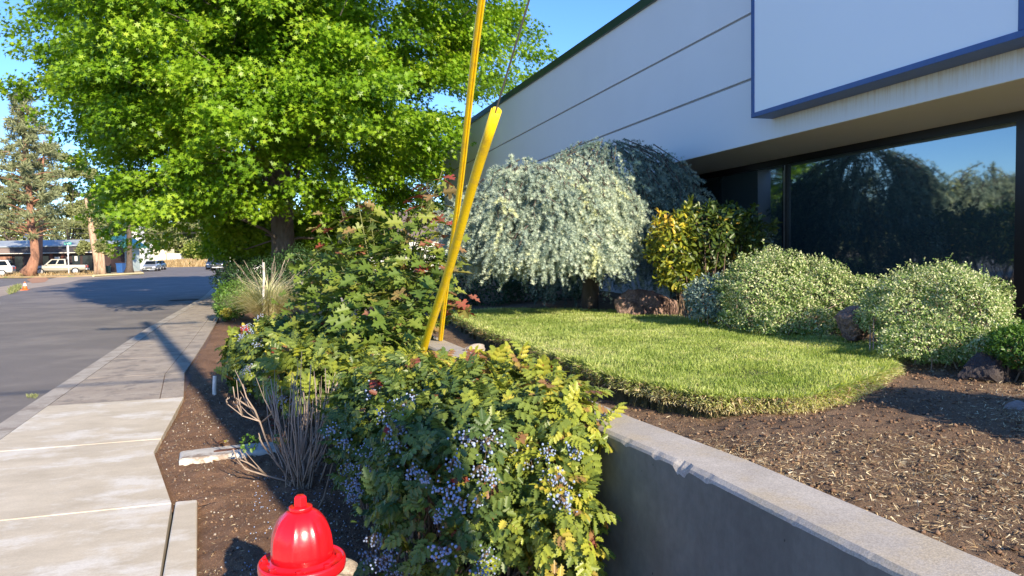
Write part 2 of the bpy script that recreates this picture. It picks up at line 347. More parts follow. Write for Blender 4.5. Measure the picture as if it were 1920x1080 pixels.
for y0, y1, k in cuts:
    sw.cur = k; g_ = .007; mids = [y for y in (4.3, 5.56, 7.1, 9.8, 11.85, 16.2, 24, 35, 60) if y0+.05 < y < y1-.05]
    rr = [y0+g_]+mids+[y1-g_]
    if k == 0:
        poly = [(KX(y0)+.27, y0+g_), *[(SR(y), y) for y in rr], (KX(y1)+.27, y1-g_)]; sw.prism(poly, -.12, 0.004 if k == 0 else 0)
    else:
        sw.prism([(KX(y0)+.27, y0+g_), *[(SR(y)-.27, y) for y in rr], (KX(y1)+.27, y1-g_)], -.12, 0)
        sw.prism([(SR(rr[0])-.26, rr[0]), *[(SR(y), y) for y in rr], *[(SR(y)-.26, y) for y in rr[1:][::-1]]], -.12, .003)
struct(sw.build('sidewalk', [M['conc_new'], M['conc_old']], bevel=.004))
jb = MB(); jb.add([(KX(y)+.2, y, -.022) for y in (-14, 20, 35, 100)]+[(SR(y)-.02, y, -.022) for y in (100, 35, 24, 9.8, 7.1, 5.56, -14)], [tuple(range(11))]); struct(jb.build('pavement_joints', M['joint']))
eb = MB(); eb.prism([(-.815, 5.565), (-.675, 5.56), (-.53, 4.24), (-.33, 1.5), (0, -4), (-.5, -4), (-.60, 1.5), (-.705, 4.31)], -.12, .012); struct(eb.build('kerb_block', M['conc_new'], bevel=.01))

# planting bed between pavement and retaining wall
def WX(y):     # front face of the wall
    pts = [(-14, 1.65), (-1, 1.52), (1.47, 1.46), (2.46, 1.43), (3.29, 1.34), (7, 1.12), (12, .85), (30, -.1)]
    for (y0, x0), (y1, x1) in zip(pts, pts[1:]):
        if y0 <= y <= y1: return x0+(x1-x0)*(y-y0)/(y1-y0)
    return -.1
def grid_obj(name, ys_, fx0, fx1, nx, fz, mat):
    yy = np.repeat(np.array(ys_)[:, None], nx, 1); t = np.linspace(0, 1, nx)[None, :]
    x0 = np.array([fx0(y) for y in ys_])[:, None]; x1 = np.array([fx1(y) for y in ys_])[:, None]
    xx = x0+(x1-x0)*t; zz = fz(xx, yy); V = np.stack([xx, yy, zz], -1).reshape(-1, 3)
    i = np.arange(len(ys_)-1)[:, None]*nx+np.arange(nx-1)[None, :]; q = np.stack([i, i+1, i+nx+1, i+nx], -1).reshape(-1, 4)
    return struct(np_mesh(name, V, q.ravel(), np.arange(len(q))*4, mat, smooth=True))
_by = np.arange(-14, 101, .25); _bs = np.array([SR(v) for v in _by])
def bedz(x, y):
    return -.045*np.exp(-np.maximum(x-np.interp(y, _by, _bs)-np.where(y < 5.56, .16, 0), 0)/.05)-.02+.05*vnoise(x, y, 1.3, 1)+.022*vnoise(x, y, 7, 2)+.016*vnoise(x, y, 24, 3)+.010*vnoise(x, y, 60, 4)-.03
grid_obj('planting_bed_soil', np.concatenate([np.arange(-6, 2.5, .25), np.arange(2.5, 12, .03), np.arange(12, 31, .2), np.arange(31, 98, 1.5)]), lambda y: SR(y)+(.145 if y < 5.55 else -.03), lambda y: WX(min(y, 29))+.02 if y < 30 else 4, 110, bedz, M['soil'])
# lawn outline (world) and yard soil
LAWN = [(2.15, 10.6), (2.05, 9.2), (2.02, 7.8), (2.01, 6.4), (2.03, 5.04), (2.08, 4.5), (2.17, 4.08), (2.30, 3.76), (2.50, 3.58), (2.80, 3.55), (3.15, 3.68), (3.55, 3.92), (3.98, 4.2), (4.38, 4.58), (4.68, 5.0), (4.77, 5.45), (4.78, 6.1), (4.75, 7), (4.65, 8), (4.4, 9), (3.9, 9.9), (3.1, 10.5)]
LP = np.array(LAWN)
def in_poly(x, y, P_=LP):
    x = np.asarray(x); y = np.asarray(y); ins = np.zeros(x.shape, bool); dist = np.full(x.shape, 9.0); n = len(P_)
    for i in range(n):
        (x0, y0), (x1, y1) = P_[i], P_[(i+1) % n]
        c = ((y0 > y) != (y1 > y)) & (x < (x1-x0)*(y-y0)/(y1-y0+1e-12)+x0); ins ^= c
        dx, dy = x1-x0, y1-y0; t = np.clip(((x-x0)*dx+(y-y0)*dy)/(dx*dx+dy*dy), 0, 1)
        dist = np.minimum(dist, np.hypot(x-x0-t*dx, y-y0-t*dy))
    return np.where(ins, dist, -dist)    # positive inside
def yardz(x, y):
    s = in_poly(x, y)
    left = np.clip((2.45-x)/.6, 0, 1)*np.clip((y-2.8)/.8, 0, 1)
    tren = np.clip(1+s/.30, 0, 1)*np.clip((4.2-x)/2.2, 0, 1)*.05
    mound = .05*np.clip((x-3)/3, 0, 1)
    return .80+mound-.105*left-tren*(1-left*.5)+.05*(vnoise(x, y, 1.1, 5)-.5)+.022*(vnoise(x, y, 5, 6)-.5)+.018*(vnoise(x, y, 17, 7)-.5)+.013*(vnoise(x, y, 45, 8)-.5)
grid_obj('yard_soil', np.concatenate([np.arange(-8, .8, .2), np.arange(.8, 7.5, .022), np.arange(7.5, 14, .08), np.arange(14, 31.5, .5)]), lambda y: WX(min(y, 29.9))+.2, lambda y: 9.0, 330, yardz, M['soil2'])

# lawn: turf slab + blades
g = np.random.default_rng(11)
n = 110; xs = np.linspace(1.75, 5.0, n); yl = np.linspace(3.1, 10.7, 240); X_, Y_ = np.meshgrid(xs, yl); S_ = in_poly(X_, Y_)+.05*(vnoise(X_, Y_, 4, 9)-.5)+.03*(vnoise(X_, Y_, 14, 10)-.5)
def lawnz(x, y): return .872+.025*(vnoise(x, y, 1.2, 12)-.5)+.014*(vnoise(x, y, 6, 13)-.5)
Z_ = np.where(S_ > 0, lawnz(X_, Y_)-.018*np.clip(1-S_/.06, 0, 1), .60); keep = S_ > -.02
i = np.arange(len(yl)-1)[:, None]*n+np.arange(n-1)[None, :]; q = np.stack([i, i+1, i+n+1, i+n], -1).reshape(-1, 4)
kf = keep.ravel()[q].any(1); q = q[kf]
M['turf'] = surf('turf_base', (.055, .06, .02), (.10, .09, .035), 12, .95, 60, .8, .02)
struct(np_mesh('lawn_turf', np.stack([X_, Y_, Z_], -1).reshape(-1, 3), q.ravel(), np.arange(len(q))*4, M['turf'], smooth=True))
NB = 330000
x = g.uniform(1.75, 5.0, NB); u = g.random(NB); y = 3.1+7.6*u**1.5
s = in_poly(x, y)+.05*(vnoise(x, y, 4, 9)-.5)+.03*(vnoise(x, y, 14, 10)-.5); ok = s > -.005; x, y, s = x[ok], y[ok], s[ok]; m_ = len(x)
P = np.stack([x, y, lawnz(x, y)-.01], -1)
lean = g.normal(size=(m_, 3))*.62; lean[:, 2] = 1; lx = vnoise(x, y, 3, 14)-.5; ly = vnoise(x, y, 3, 15)-.5; lean[:, 0] += lx*1.0; lean[:, 1] += ly*1.0
edge = s < .05
cx, cy = 3.3, 6.0; od = unit(np.stack([x-cx, y-cy, np.zeros(m_)], -1)); lean[edge] += od[edge]*g.random((edge.sum(), 1))*1.1
hgt = (.018+.026*g.random(m_))*(.75+.6*vnoise(x, y, 5, 16)); hgt[edge] *= 1.25
tt = unit(lean); nn = rdir(g, m_)
dry = .33+.42*(vnoise(x, y, 1.7, 17)-.5)+.34*(vnoise(x, y, 7, 18)-.5)+.25*(vnoise(x, y, 22, 19)-.5)+g.normal(size=m_)*.17+np.where(s < .14, .22*g.random(m_), 0)
dry += .25*np.clip((x-3.9)/.8, 0, 1)*(g.random(m_) < .5)*np.clip(1-s/.3, 0, 1)
Sx = np.stack([hgt]*3, -1)
tb = (np.array(BLADE[0])*np.array([.14, 1, 1])+np.array([[0, 0, 0], [0, 0, 0], [0, 0, -.05], [0, 0, -.22], [0, 0, -.05]])).tolist()
tag(scatter('lawn_grass', (tb, BLADE[1]), P, tt, nn, hgt, dry, M['grass']), 'sunlit mown lawn of short green grass on raised soil bed', 'grass', kind='stuff')
ei = np.where((S_ > -.02) & (S_ < .04)); kk = g.choice(len(ei[0]), 42000); x = X_[ei][kk]+g.normal(size=42000)*.014; y = Y_[ei][kk]+g.normal(size=42000)*.014
od = unit(np.stack([x-cx, y-cy, np.zeros(42000)], -1)); fz_ = g.random(42000); front = np.clip((y < 4.6)*1.0, 0, 1); P = np.stack([x, y, .875-.085*fz_], -1)+od*(.004+.05*fz_*front)[:, None]
tag(scatter('lawn_edge_grass', (tb, BLADE[1]), P, od*(.5+.9*g.random((42000, 1)))+rdir(g, 42000)*.5+np.array([0, 0, .35])-np.array([0, 0, .5])*fz_[:, None], rdir(g, 42000), .016+.022*g.random(42000), .45+.5*fz_*front+.15*g.normal(size=42000), M['grass']), 'paler grass hanging over the cut edge of the lawn', 'grass', kind='stuff')
# fringe of dry turf edge hanging over the cut side
b0 = (S_ > -.02) & (S_ < .03); ex, ey = X_[b0], Y_[b0]; k = g.choice(len(ex), 9000); x = ex[k]+g.normal(size=9000)*.012; y = ey[k]+g.normal(size=9000)*.012
od = unit(np.stack([x-cx, y-cy, np.full(9000, -.1)], -1))
P = np.stack([x, y, .78+.09*g.random(9000)], -1)+od*.012
tt = od*.6+rdir(g, 9000)*.6+np.array([0, 0, -.35])
tag(scatter('turf_edge_thatch', (tb, BLADE[1]), P, tt, rdir(g, 9000), .02+.035*g.random(9000), .1+.75*g.random(9000), M['straw']), 'dry brown thatch along the cut edge of the lawn', 'thatch', kind='stuff')

# litter on both soils
def litter(name, label, n, fx, zf, size, mat, sd, keepf=None, zo=.004):
    g = np.random.default_rng(sd); x, y = fx(g, n)
    if keepf is not None: ok = keepf(x, y, g); x, y = x[ok], y[ok]
    m = len(x); P = np.stack([x, y, zf(x, y)+zo+g.random(m)*.012], -1)
    t = rdir(g, m)*np.array([1, 1, .30]); nn = rdir(g, m)*.6+np.array([0, 0, 1])
    tv = (np.array(BLADE[0])*np.array([.16, 1, 1])-np.array([0, .5, 0])).tolist()
    o = scatter(name, (tv, BLADE[1]), P, t, nn, size[0]+size[1]*g.random(m)**2, g.random(m), mat); tag(o, label, 'litter', kind='stuff')
litter('yard_straw_litter', 'dry straw, clippings and leaf bits strewn over the yard soil', 240000, lambda g, n: (g.uniform(1.6, 6, n), .6+6.5*g.random(n)**1.6), yardz, (.006, .026), M['straw'], 21,
       lambda x, y, g: (in_poly(x, y) < -.02) & (g.random(len(x)) < np.clip((vnoise(x, y, 1.6, 31)-.35)*2.6+np.clip((3.0-y)*.55, -.5, .9), .06, 1)))
litter('bed_litter', 'bark bits and dry twigs on the roadside bed soil', 14000, lambda g, n: (g.uniform(-1.4, 1.3, n), 2.6+9*g.random(n)), bedz, (.006, .025), M['straw'], 22, lambda x, y, g: x > np.array([SR(v) for v in y])+.17*(y < 5.6)*(g.random(len(x)) < .97))
def pebbles(name, label, n, fx, zf, sz, mat, sd):
    g = np.random.default_rng(sd); x, y = fx(g, n)
    if 'bed' in name: k_ = x > np.array([SR(v) for v in y])+.18*(y < 5.6)+.03; x, y = x[k_], y[k_]; n = len(x)
    P = np.stack([x, y, zf(x, y)+.002], -1)
    tv = [(0, 0, .5), (.5, 0, .1), (.1, .45, .05), (-.45, .15, .1), (-.1, -.5, .05), (0, 0, -.3)]; tf = [(0, 1, 2), (0, 2, 3), (0, 3, 4), (0, 4, 1), (5, 2, 1), (5, 3, 2), (5, 4, 3), (5, 1, 4)]
    o = scatter(name, (tv, tf), P, rdir(g, n)*np.array([1, 1, .2]), np.tile([0, 0, 1.0], (n, 1)), sz[0]+sz[1]*g.random(n)**3, g.random(n), mat); tag(o, label, 'pebbles', kind='stuff')
M['pebble'] = leafmat('pebble', [(0, (.10, .07, .05)), (.6, (.22, .17, .13)), (1, (.5, .46, .4))], .9, .0)
M['clod'] = leafmat('clod', [(0, (.09, .052, .033)), (.7, (.20, .125, .08)), (1, (.3, .21, .14))], .95, .0, spec=.15)
pebbles('bed_pebbles', 'small pale pebbles and fallen berries on the roadside bed soil', 5000, lambda g, n: (g.uniform(-1.2, 1.2, n), 2.7+8*g.random(n)), bedz, (.004, .022), M['pebble'], 41)
pebbles('bed_clods', 'brown clods of earth on the roadside bed soil', 7000, lambda g, n: (g.uniform(-1.2, 1.3, n), 2.7+8*g.random(n)), bedz, (.006, .022), M['clod'], 42)
pebbles('yard_clods', 'brown clods of earth over the yard soil', 22000, lambda g, n: (g.uniform(1.65, 6, n), 1+6*g.random(n)**1.3), yardz, (.005, .022), M['clod'], 43)

# ------------------------------------------------------------ retaining wall
M['wall_paint'] = surf('painted_wall', (.125, .13, .118), (.15, .155, .14), 1.5, .75, 90, .25, .003, (.17, .168, .145), 1.1, fine=(25, .07))
M['wall_top'] = surf('wall_top_concrete', (.36, .325, .28), (.46, .42, .365), 5, .9, 130, .4, .003, (.42, .36, .27), 2.2, fine=(180, .2))
wp = M['wall_paint'].node_tree; N_, L_ = wp.nodes, wp.links; bs_ = N_['Principled BSDF']; c0_ = bs_.inputs['Base Color'].links[0].from_socket
pn = noise(N_, L_, 26, 2, .5, coords(N_, L_, (1, 1, .55))); pr = ramp(N_, L_, pn.outputs[0], [(.755, (0, 0, 0)), (.775, (1, 1, 1))]); p2 = noise(N_, L_, 3.2, 6, .75, coords(N_, L_, (1, 1, .35))); pr2 = ramp(N_, L_, p2.outputs[0], [(.42, (.86,)*3), (.62, (1.1,)*3)])
cc = mixc(N_, L_, 1.0, c0_, pr2.outputs[0], 'MULTIPLY'); cc = mixc(N_, L_, pr.outputs[0], cc, (.03, .033, .033)); L_.new(cc, bs_.inputs['Base Color'])
wy = np.concatenate([np.arange(-8, .8, .25), np.arange(.8, 5.5, .015), np.arange(5.5, 30.7, .3)]); V = []; Fw = []; mi = []
gw = np.random.default_rng(3)
ch = np.maximum(0, vnoise(wy, wy*0, 7, 51)-.78)*.03+np.maximum(0, vnoise(wy, wy*0, 23, 52)-.80)*.03
for cy_, cd in ((2.57, .022), (2.53, .024), (2.72, .008), (2.95, .008), (2.38, .007)): ch += cd*np.exp(-((wy-cy_)/.02)**2)
for y, c in zip(wy, ch):
    x = WX(y); j = gw.normal()*.0012
    V += [(x+.27, y, .5), (x+.27, y, .865), (x+.25, y, .88), (x+.020+c*.5, y, .88), (x+.004+c*.3+j*.5, y, .867-c*.4+j*.4), (x, y, .856-c*1.3), (x, y, .4), (x, y, -.3)]
for k in range(len(wy)-1):
    for r_ in range(7):
        a = k*8+r_; Fw.append((a, a+1, a+9, a+8)); mi.append(1 if r_ >= 5 else 0)
wb = MB(); wb.v = V; wb.f = Fw; wb.m = mi; wb.sm = [False]*len(mi)
tag(wb.build('retaining_wall', [M['wall_top'], M['wall_paint']]), 'low concrete retaining wall with dark grey painted face and bare chipped top', 'retaining wall')
# ------------------------------------------------------------ office building on the right
GX = 7.4; BX = 6.2; Y0 = 3.0; Y1 = 30.7
M['fascia'] = surf('white_blue_paint', (.72, .75, .79), (.76, .79, .83), .5, .7, 160, .25, .003, fine=(220, .03))
M['groove'] = flat('groove_shadow_grey', (.33, .33, .33), .9)
M['soffit'] = surf('soffit_paint', (.68, .67, .54), (.74, .73, .60), .8, .8, 90, .15, .003)
M['coping'] = flat('dark_green_metal', (.018, .05, .048), .35, .3)
M['black_metal'] = flat('black_anodised_metal', (.012, .012, .014), .35, .4)
M['alu'] = flat('aluminium', (.5, .5, .5), .3, .9)
m, nt_, bs, N, L = new_mat('tinted_glass')
bs.inputs['Base Color'].default_value = (.028, .048, .052, 1); bs.inputs['Roughness'].default_value = .25; bs.inputs['Specular IOR Level'].default_value = 0
gl = N.new('ShaderNodeBsdfGlossy'); gl.inputs['Roughness'].default_value = .035; gl.inputs['Color'].default_value = (.86, .97, 1.0, 1)
gn = noise(N, L, .9, 2, .5, coords(N, L)); bp = N.new('ShaderNodeBump'); bp.inputs['Strength'].default_value = .03; bp.inputs['Distance'].default_value = .05; L.new(gn.outputs[0], bp.inputs['Height']); L.new(bp.outputs[0], gl.inputs['Normal'])
fr_ = N.new('ShaderNodeFresnel'); fr_.inputs[0].default_value = 1.9
ma = N.new('ShaderNodeMath'); ma.operation = 'MULTIPLY_ADD'; ma.inputs[1].default_value = 1.0; ma.inputs[2].default_value = .17; ma.use_clamp = True; L.new(fr_.outputs[0], ma.inputs[0])
mx = N.new('ShaderNodeMixShader'); L.new(ma.outputs[0], mx.inputs[0]); L.new(bs.outputs[0], mx.inputs[1]); L.new(gl.outputs[0], mx.inputs[2]); L.new(mx.outputs[0], N['Material Output'].inputs[0]); M['glass'] = m
# rain-stained band of the fascia under the sign
m, nt_, bs, N, L = new_mat('stained_fascia'); v = coords(N, L, (1, 14, .7)); n1 = noise(N, L, 2.0, 6, .7, v); r1 = ramp(N, L, n1.outputs[0], [(.45, (0, 0, 0)), (.66, (1, 1, 1))])
gx = N.new('ShaderNodeSeparateXYZ'); L.new(coords(N, L), gx.inputs[0])
mr = N.new('ShaderNodeMapRange'); mr.inputs[1].default_value = 3.16; mr.inputs[2].default_value = 3.5; L.new(gx.outputs[2], mr.inputs[0])
my = N.new('ShaderNodeMapRange'); my.inputs[1].default_value = 9.2; my.inputs[2].default_value = 7.0; L.new(gx.outputs[1], my.inputs[0])
mz = N.new('ShaderNodeMath'); mz.operation = 'MULTIPLY'; L.new(mr.outputs[0], mz.inputs[0]); L.new(my.outputs[0], mz.inputs[1])
mm = N.new('ShaderNodeMath'); mm.operation = 'MULTIPLY'; L.new(mz.outputs[0], mm.inputs[0]); L.new(r1.outputs[0], mm.inputs[1])
c = mixc(N, L, mm.outputs[0], (.73, .76, .80), (.55, .49, .44)); L.new(c, bs.inputs['Base Color']); bs.inputs['Roughness'].default_value = .75
nb = noise(N, L, 160, 4, .6, coords(N, L)); bump(N, L, bs, nb.outputs[0], .25, .003); M['fascia_low'] = m
bld = thing('office_building', 'long single-storey white-blue office building with deep dark glazed recess', 'building', (BX, Y1, .8))
bo = (BX, Y1, .8)
RT = lambda y: 5.98+.0155*(y-3.3)
for z0, z1, mt in ((3.16, 4.035, 'fascia_low'), (4.07, 4.935, 'fascia')):
    MB().bb(BX, BX+.3, Y0, Y1, z0, z1).build('wall_panel', M[mt], bld, bo, .006)
b = MB(); b.prism([(BX, Y0), (BX+.3, Y0), (BX+.3, Y1), (BX, Y1)], 4.97, lambda x, y: RT(y)); b.build('wall_panel', M['fascia'], bld, bo, .006)
MB().bb(BX+.03, BX+.28, Y0+.02, Y1-.02, 3.2, 5.5).build('groove_backing', M['groove'], bld, bo)
b = MB(); pv = []
for y in (Y0-.06, Y1+.06):
    z = RT(y); pv += [(BX-.05, y, z-.10), (BX-.05, y, z+.07), (BX+.36, y, z+.07), (BX+.36, y, z-.10)]
b.add(pv, [(0, 1, 2, 3), (7, 6, 5, 4), (0, 4, 5, 1), (1, 5, 6, 2), (2, 6, 7, 3), (3, 7, 4, 0)]); b.build('coping', M['coping'], bld, bo)
MB().bb(BX+.3, 24, Y0+.01, Y1-.01, 5.0, 5.5).build('roof', M['groove'], bld, bo)
b = MB(); b.add([(BX+.003, Y0+.01, 3.158), (BX+.003, 13.18, 3.158), (GX+.3, 13.18, 3.08), (GX+.3, Y0+.01, 3.08), (BX+.003, Y0+.01, 3.162), (BX+.003, 13.18, 3.162), (GX+.3, 13.18, 3.2), (GX+.3, Y0+.01, 3.2)], [(3, 2, 1, 0), (4, 5, 6, 7), (0, 1, 5, 4), (1, 2, 6, 5), (2, 3, 7, 6), (3, 0, 4, 7)]); b.build('soffit', M['soffit'], bld, bo)
MB().bb(BX+.012, BX+.29, 12, Y1-.01, .5, 3.158).build('lower_wall', M['fascia'], bld, bo)
MB().bb(BX+.3, 24, Y1-.31, Y1-.012, .5, 5.9).build('end_wall', M['fascia'], bld, bo)
MB().bb(GX+.3, 24, Y0+.01, Y0+.3, .5, 5.9).build('end_wall', M['fascia'], bld, bo)
MB().bb(BX+.3, GX+.29, Y0+.0, Y0+.3, 3.31, 5.95).build('end_wall', M['fascia'], bld, bo)
MB().bb(BX+.3, 8.3, 13.19, 13.4, .5, 3.4).build('recess_wall', M['black_metal'], bld, bo)

win = MB(); win.bb(GX-.04, GX+.08, 3.3, 13.18, 2.995, 3.10).bb(GX-.04, GX+.08, 3.3, 13.18, .75, .87)
for y, wd in ((13.1, .08), (9.94, .10), (6.02, .14), (3.37, .14)): win.bb(GX-.042, GX+.078, y-wd/2, y+wd/2, .85, 3.0)
wf = win.build('window_frame', M['black_metal'], bld, bo)
al = MB(); al.bb(GX-.047-BX, GX-.0422-BX, 9.925-Y1, 9.937-Y1, .12, 2.18).bb(GX-.047-BX, GX-.0422-BX, 9.952-Y1, 9.96-Y1, .12, 2.1).build('glazing_bead', M['alu'], wf)
for a_, b_ in ((9.99, 13.06), (6.09, 9.89), (3.44, 5.95)):
    MB().bb(GX, GX+.02, a_, b_, .87, 3.0).build('window_pane', M['glass'], bld, bo)
MB().bb(GX-.06, GX+.2, 3.5, 13.18, .55, .779).build('window_sill', M['wall_paint'], bld, bo)
# light box sign
M['sign_blue'] = flat('navy_sign_frame', (.036, .088, .265), .4)
M['sign_panel'] = surf('sign_panel_white', (.82, .87, .93), (.84, .89, .95), .3, .35, 0, 0)
sx, sy0, sy1, sz0, sz1 = 5.87, 4.80, 8.63, 3.42, 5.55
sg = thing('sign_board', 'large blank pale sign box with navy blue frame mounted on the fascia', 'sign', (BX, sy1, sz0)); so_ = (BX, sy1, sz0)
fw = .06
b = MB(); b.bb(sx, BX-.003, sy0, sy1, sz0, sz0+fw).bb(sx, BX-.003, sy0, sy1, sz1-fw, sz1).bb(sx, BX-.003, sy1-fw, sy1, sz0+fw, sz1-fw).bb(sx, BX-.003, sy0, sy0+fw, sz0+fw, sz1-fw); b.build('sign_frame', M['sign_blue'], sg, so_, .004)
MB().bb(sx+.014, sx+.03, sy0+fw, sy1-fw, sz0+fw, sz1-fw).build('sign_panel', M['sign_panel'], sg, so_)

# ------------------------------------------------------------ utility pole behind the camera and its guy wires
M['yellow'] = surf('yellow_plastic', (.80, .53, .008), (.86, .60, .012), 6, .35, 30, .05, .002, (.70, .47, .03), 14, fine=(60, .05))
M['steel'] = flat('steel_strand', (.20, .19, .18), .5, .6)
M['polewood'] = surf('pole_wood', (.15, .10, .07), (.26, .18, .12), 6, .9, 40, .5, .01, stretch=(1, 1, .1))
PX, PY = 1.95, -3.2
up = thing('utility_pole', 'tall wooden utility pole with crossarm standing behind the viewer', 'utility pole', (PX, PY, .7))
MB().tube([(0, 0, -.5), (0, 0, 5), (0, 0, 10.9)], [.19, .165, .13], 14).build('pole', M['polewood'], up)
cr = MB(); cr.box((0, -.15, 10.1), (2.4, .10, .12)); cr.build('crossarm', M['polewood'], up)
MB().lathe([(.18, 0), (.2, .05), (.2, .7), (.12, .78)], 16, (-.38, 0, 8.3)).build('transformer', M['alu'], up)
for k in (-1, 0, 1): MB().lathe([(.03, 0), (.06, .04), (.04, .09), (.05, .13), (.02, .18)], 10, (k*1.05, -.15, 10.16)).build('insulator', M['coping'], up)
for k, (xx, zz, rr) in enumerate(((-1.05, 11.02, .009), (1.05, 11.02, .009))):
    pts = [(PX+xx-.3*t*40/40, PY-.15+t, zz-.9*(1-((t-20)/20)**2)) for t in np.linspace(0, 40, 14)]
    if k == 0: pts = [(PX+xx-t*.16, PY-.15-t*.2, zz-.3*math.sin(t/30*3.14)) for t in np.linspace(0, 30, 8)]
    else: pts = [(PX+xx+t*.5, PY-.15-t*.6, zz-.3*math.sin(t/30*3.14)) for t in np.linspace(0, 30, 8)]
    tag(MB().tube(pts, rr, 5).build('overhead_cable', M['steel']), ['overhead wire leading left from the tall pole', 'overhead wire leading right from the tall pole'][k], 'cable')
tag(MB().tube([(PX, PY, 6.4), (PX-15, PY+1.2, 6.1), (PX-40, PY+3, 6.4)], .03, 6).build('overhead_cable', M['steel']), 'thick low cable crossing the street from the tall pole', 'cable')
def guy(name, lab, wlab, b0, t0, top, r, slit):
    b0, t0 = Vector(b0), Vector(t0); d = (t0-b0).normalized(); a = d.cross(Vector((0, 1, 0))).normalized(); c = d.cross(a)
    mb = MB(); n = 20; vs = []; L_ = (t0-b0).length; segs = 14
    toC = (Vector(CAM)-b0).normalized(); tc = math.atan2(toC.dot(c), toC.dot(a))
    for i in range(segs+1):
        p = b0+d*(L_*i/segs)+a*.006*math.sin(i*.7)
        for k in range(n):
            t = 2*math.pi*k/n; rr = r
            if slit and abs((t-tc-.25+math.pi) % (2*math.pi)-math.pi) < .2: rr = r*.55
            vs.append(p+(a*math.cos(t)+c*math.sin(t))*rr)
    for i in range(segs+1):
        p = b0+d*(L_*i/segs)+a*.006*math.sin(i*.7)
        for k in range(n):
            t = 2*math.pi*k/n; vs.append(p+(a*math.cos(t)+c*math.sin(t))*r*(.5 if slit else .84))
    m1 = (segs+1)*n
    fs = [(i*n+k, i*n+(k+1) % n, (i+1)*n+(k+1) % n, (i+1)*n+k) for i in range(segs) for k in range(n)]
    fs += [(m1+i*n+k, m1+(i+1)*n+k, m1+(i+1)*n+(k+1) % n, m1+i*n+(k+1) % n) for i in range(segs) for k in range(n)]
    for i in (0, segs): fs += [(i*n+k, i*n+(k+1) % n, m1+i*n+(k+1) % n, m1+i*n+k) for k in range(n)]
    mb.smc = not slit; mb.add(vs, fs)
    root = thing('guy_wire_guard', lab, 'wire guard', b0); mb.build('guard_tube', M['yellow'], root, tuple(b0))
    W = MB(); q0 = b0-d*.9; W.tube([q0, b0, t0, Vector(top)], .0055, 6)
    tag(W.build('guy_wire', M['steel']), wlab, 'guy wire'); return root
g1b, g1t = at(785, 690, 6.5), at(930, 207, 4.2)
d1 = (g1t-g1b)/np.linalg.norm(g1t-g1b); e1 = at(985, -20, 3.35)
guy('g', 'thick yellow plastic guard tube leaning over the hedge with open top', 'thin steel strand rising out of the open top of the thick yellow tube', g1b, g1t, g1t+d1*5, .031, False)
g2b, g2t = at(826, 636, 7.0), at(905, -5, 4.35)
d2 = (g2t-g2b)/np.linalg.norm(g2t-g2b)
guy('g', 'narrow slotted yellow guard strip running up out of the picture', 'steel strand inside the narrow yellow guard strip', g2b, g2t+d2*.5, g2t+d2*4, .023, True)

# ------------------------------------------------------------ fire hydrant
m, nt_, bs, N, L = new_mat('hydrant_red'); n1 = noise(N, L, 9, 5, .6, coords(N, L)); r = ramp(N, L, n1.outputs[0], [(.3, (.62, .006, .012)), (.7, (.74, .010, .016))]); L.new(r.outputs[0], bs.inputs['Base Color'])
bs.inputs['Roughness'].default_value = .30; bs.inputs['Coat Weight'].default_value = .3; bs.inputs['Coat Roughness'].default_value = .12; nb = noise(N, L, 70, 5, .6, coords(N, L)); bump(N, L, bs, nb.outputs[0], .16, .003); M['red'] = m
HX, HY, _ = at(565, 1000, 2.97)
hy = thing('fire_hydrant', 'glossy red fire hydrant with ribbed dome bonnet beside the pavement', 'fire hydrant', (HX, HY, 0), R(-16.5))
rib = lambda t, z: 1+(.05*max(0, math.cos(t*8))**5 if .53 < z < .68 else 0)
b = MB(); b.smc = True
b.lathe([(.120, .505), (.119, .535), (.118, .565), (.114, .595), (.106, .622), (.095, .647), (.079, .669), (.060, .686), (.047, .693)], 96, fl=rib); b.build('bonnet', M['red'], hy)
b = MB(); b.lathe([(.046, .695), (.046, .708), (.034, .709)], 32); b.lathe([(.027, .708), (.025, .745), (.019, .752)], 5); b.build('operating_nut', M['red'], hy, bevel=.003)
b = MB(); b.smc = True; b.lathe([(.112, .44), (.150, .445), (.166, .452), (.170, .466), (.170, .486), (.166, .496), (.162, .497), (.160, .492), (.125, .494), (.118, .510)], 64); b.build('bonnet_flange', M['red'], hy)
b = MB(); b.smc = True; b.lathe([(.150, -.02), (.150, .03), (.118, .035), (.116, .10), (.108, .12), (.108, .30), (.116, .33), (.118, .38), (.118, .44)], 48); b.build('barrel', M['red'], hy)
for k in range(8):
    t = k*math.pi/4+.2; b = MB(); b.lathe([(.013, .488), (.013, .502), (.010, .505)], 6, (.143*math.cos(t), .143*math.sin(t), 0)); b.build('bolt', M['red'], hy)
for ang, rr, ln in ((math.pi, .065, .17), (math.pi/2, .045, .17), (-math.pi/2, .045, .17)):
    d = Vector((math.cos(ang), math.sin(ang), 0)); z = .33
    b = MB(); b.tube([d*.09+Vector((0, 0, z)), d*ln*.8+Vector((0, 0, z)), d*(ln*.8+.001)+Vector((0, 0, z)), d*ln+Vector((0, 0, z)), d*(ln+.02)+Vector((0, 0, z))], [rr, rr, rr*1.18, rr*1.18, rr*.6], 24); b.tube([d*(ln+.015)+Vector((0, 0, z)), d*(ln+.05)+Vector((0, 0, z))], .014, 5); b.build('hose_cap', M['red'], hy)

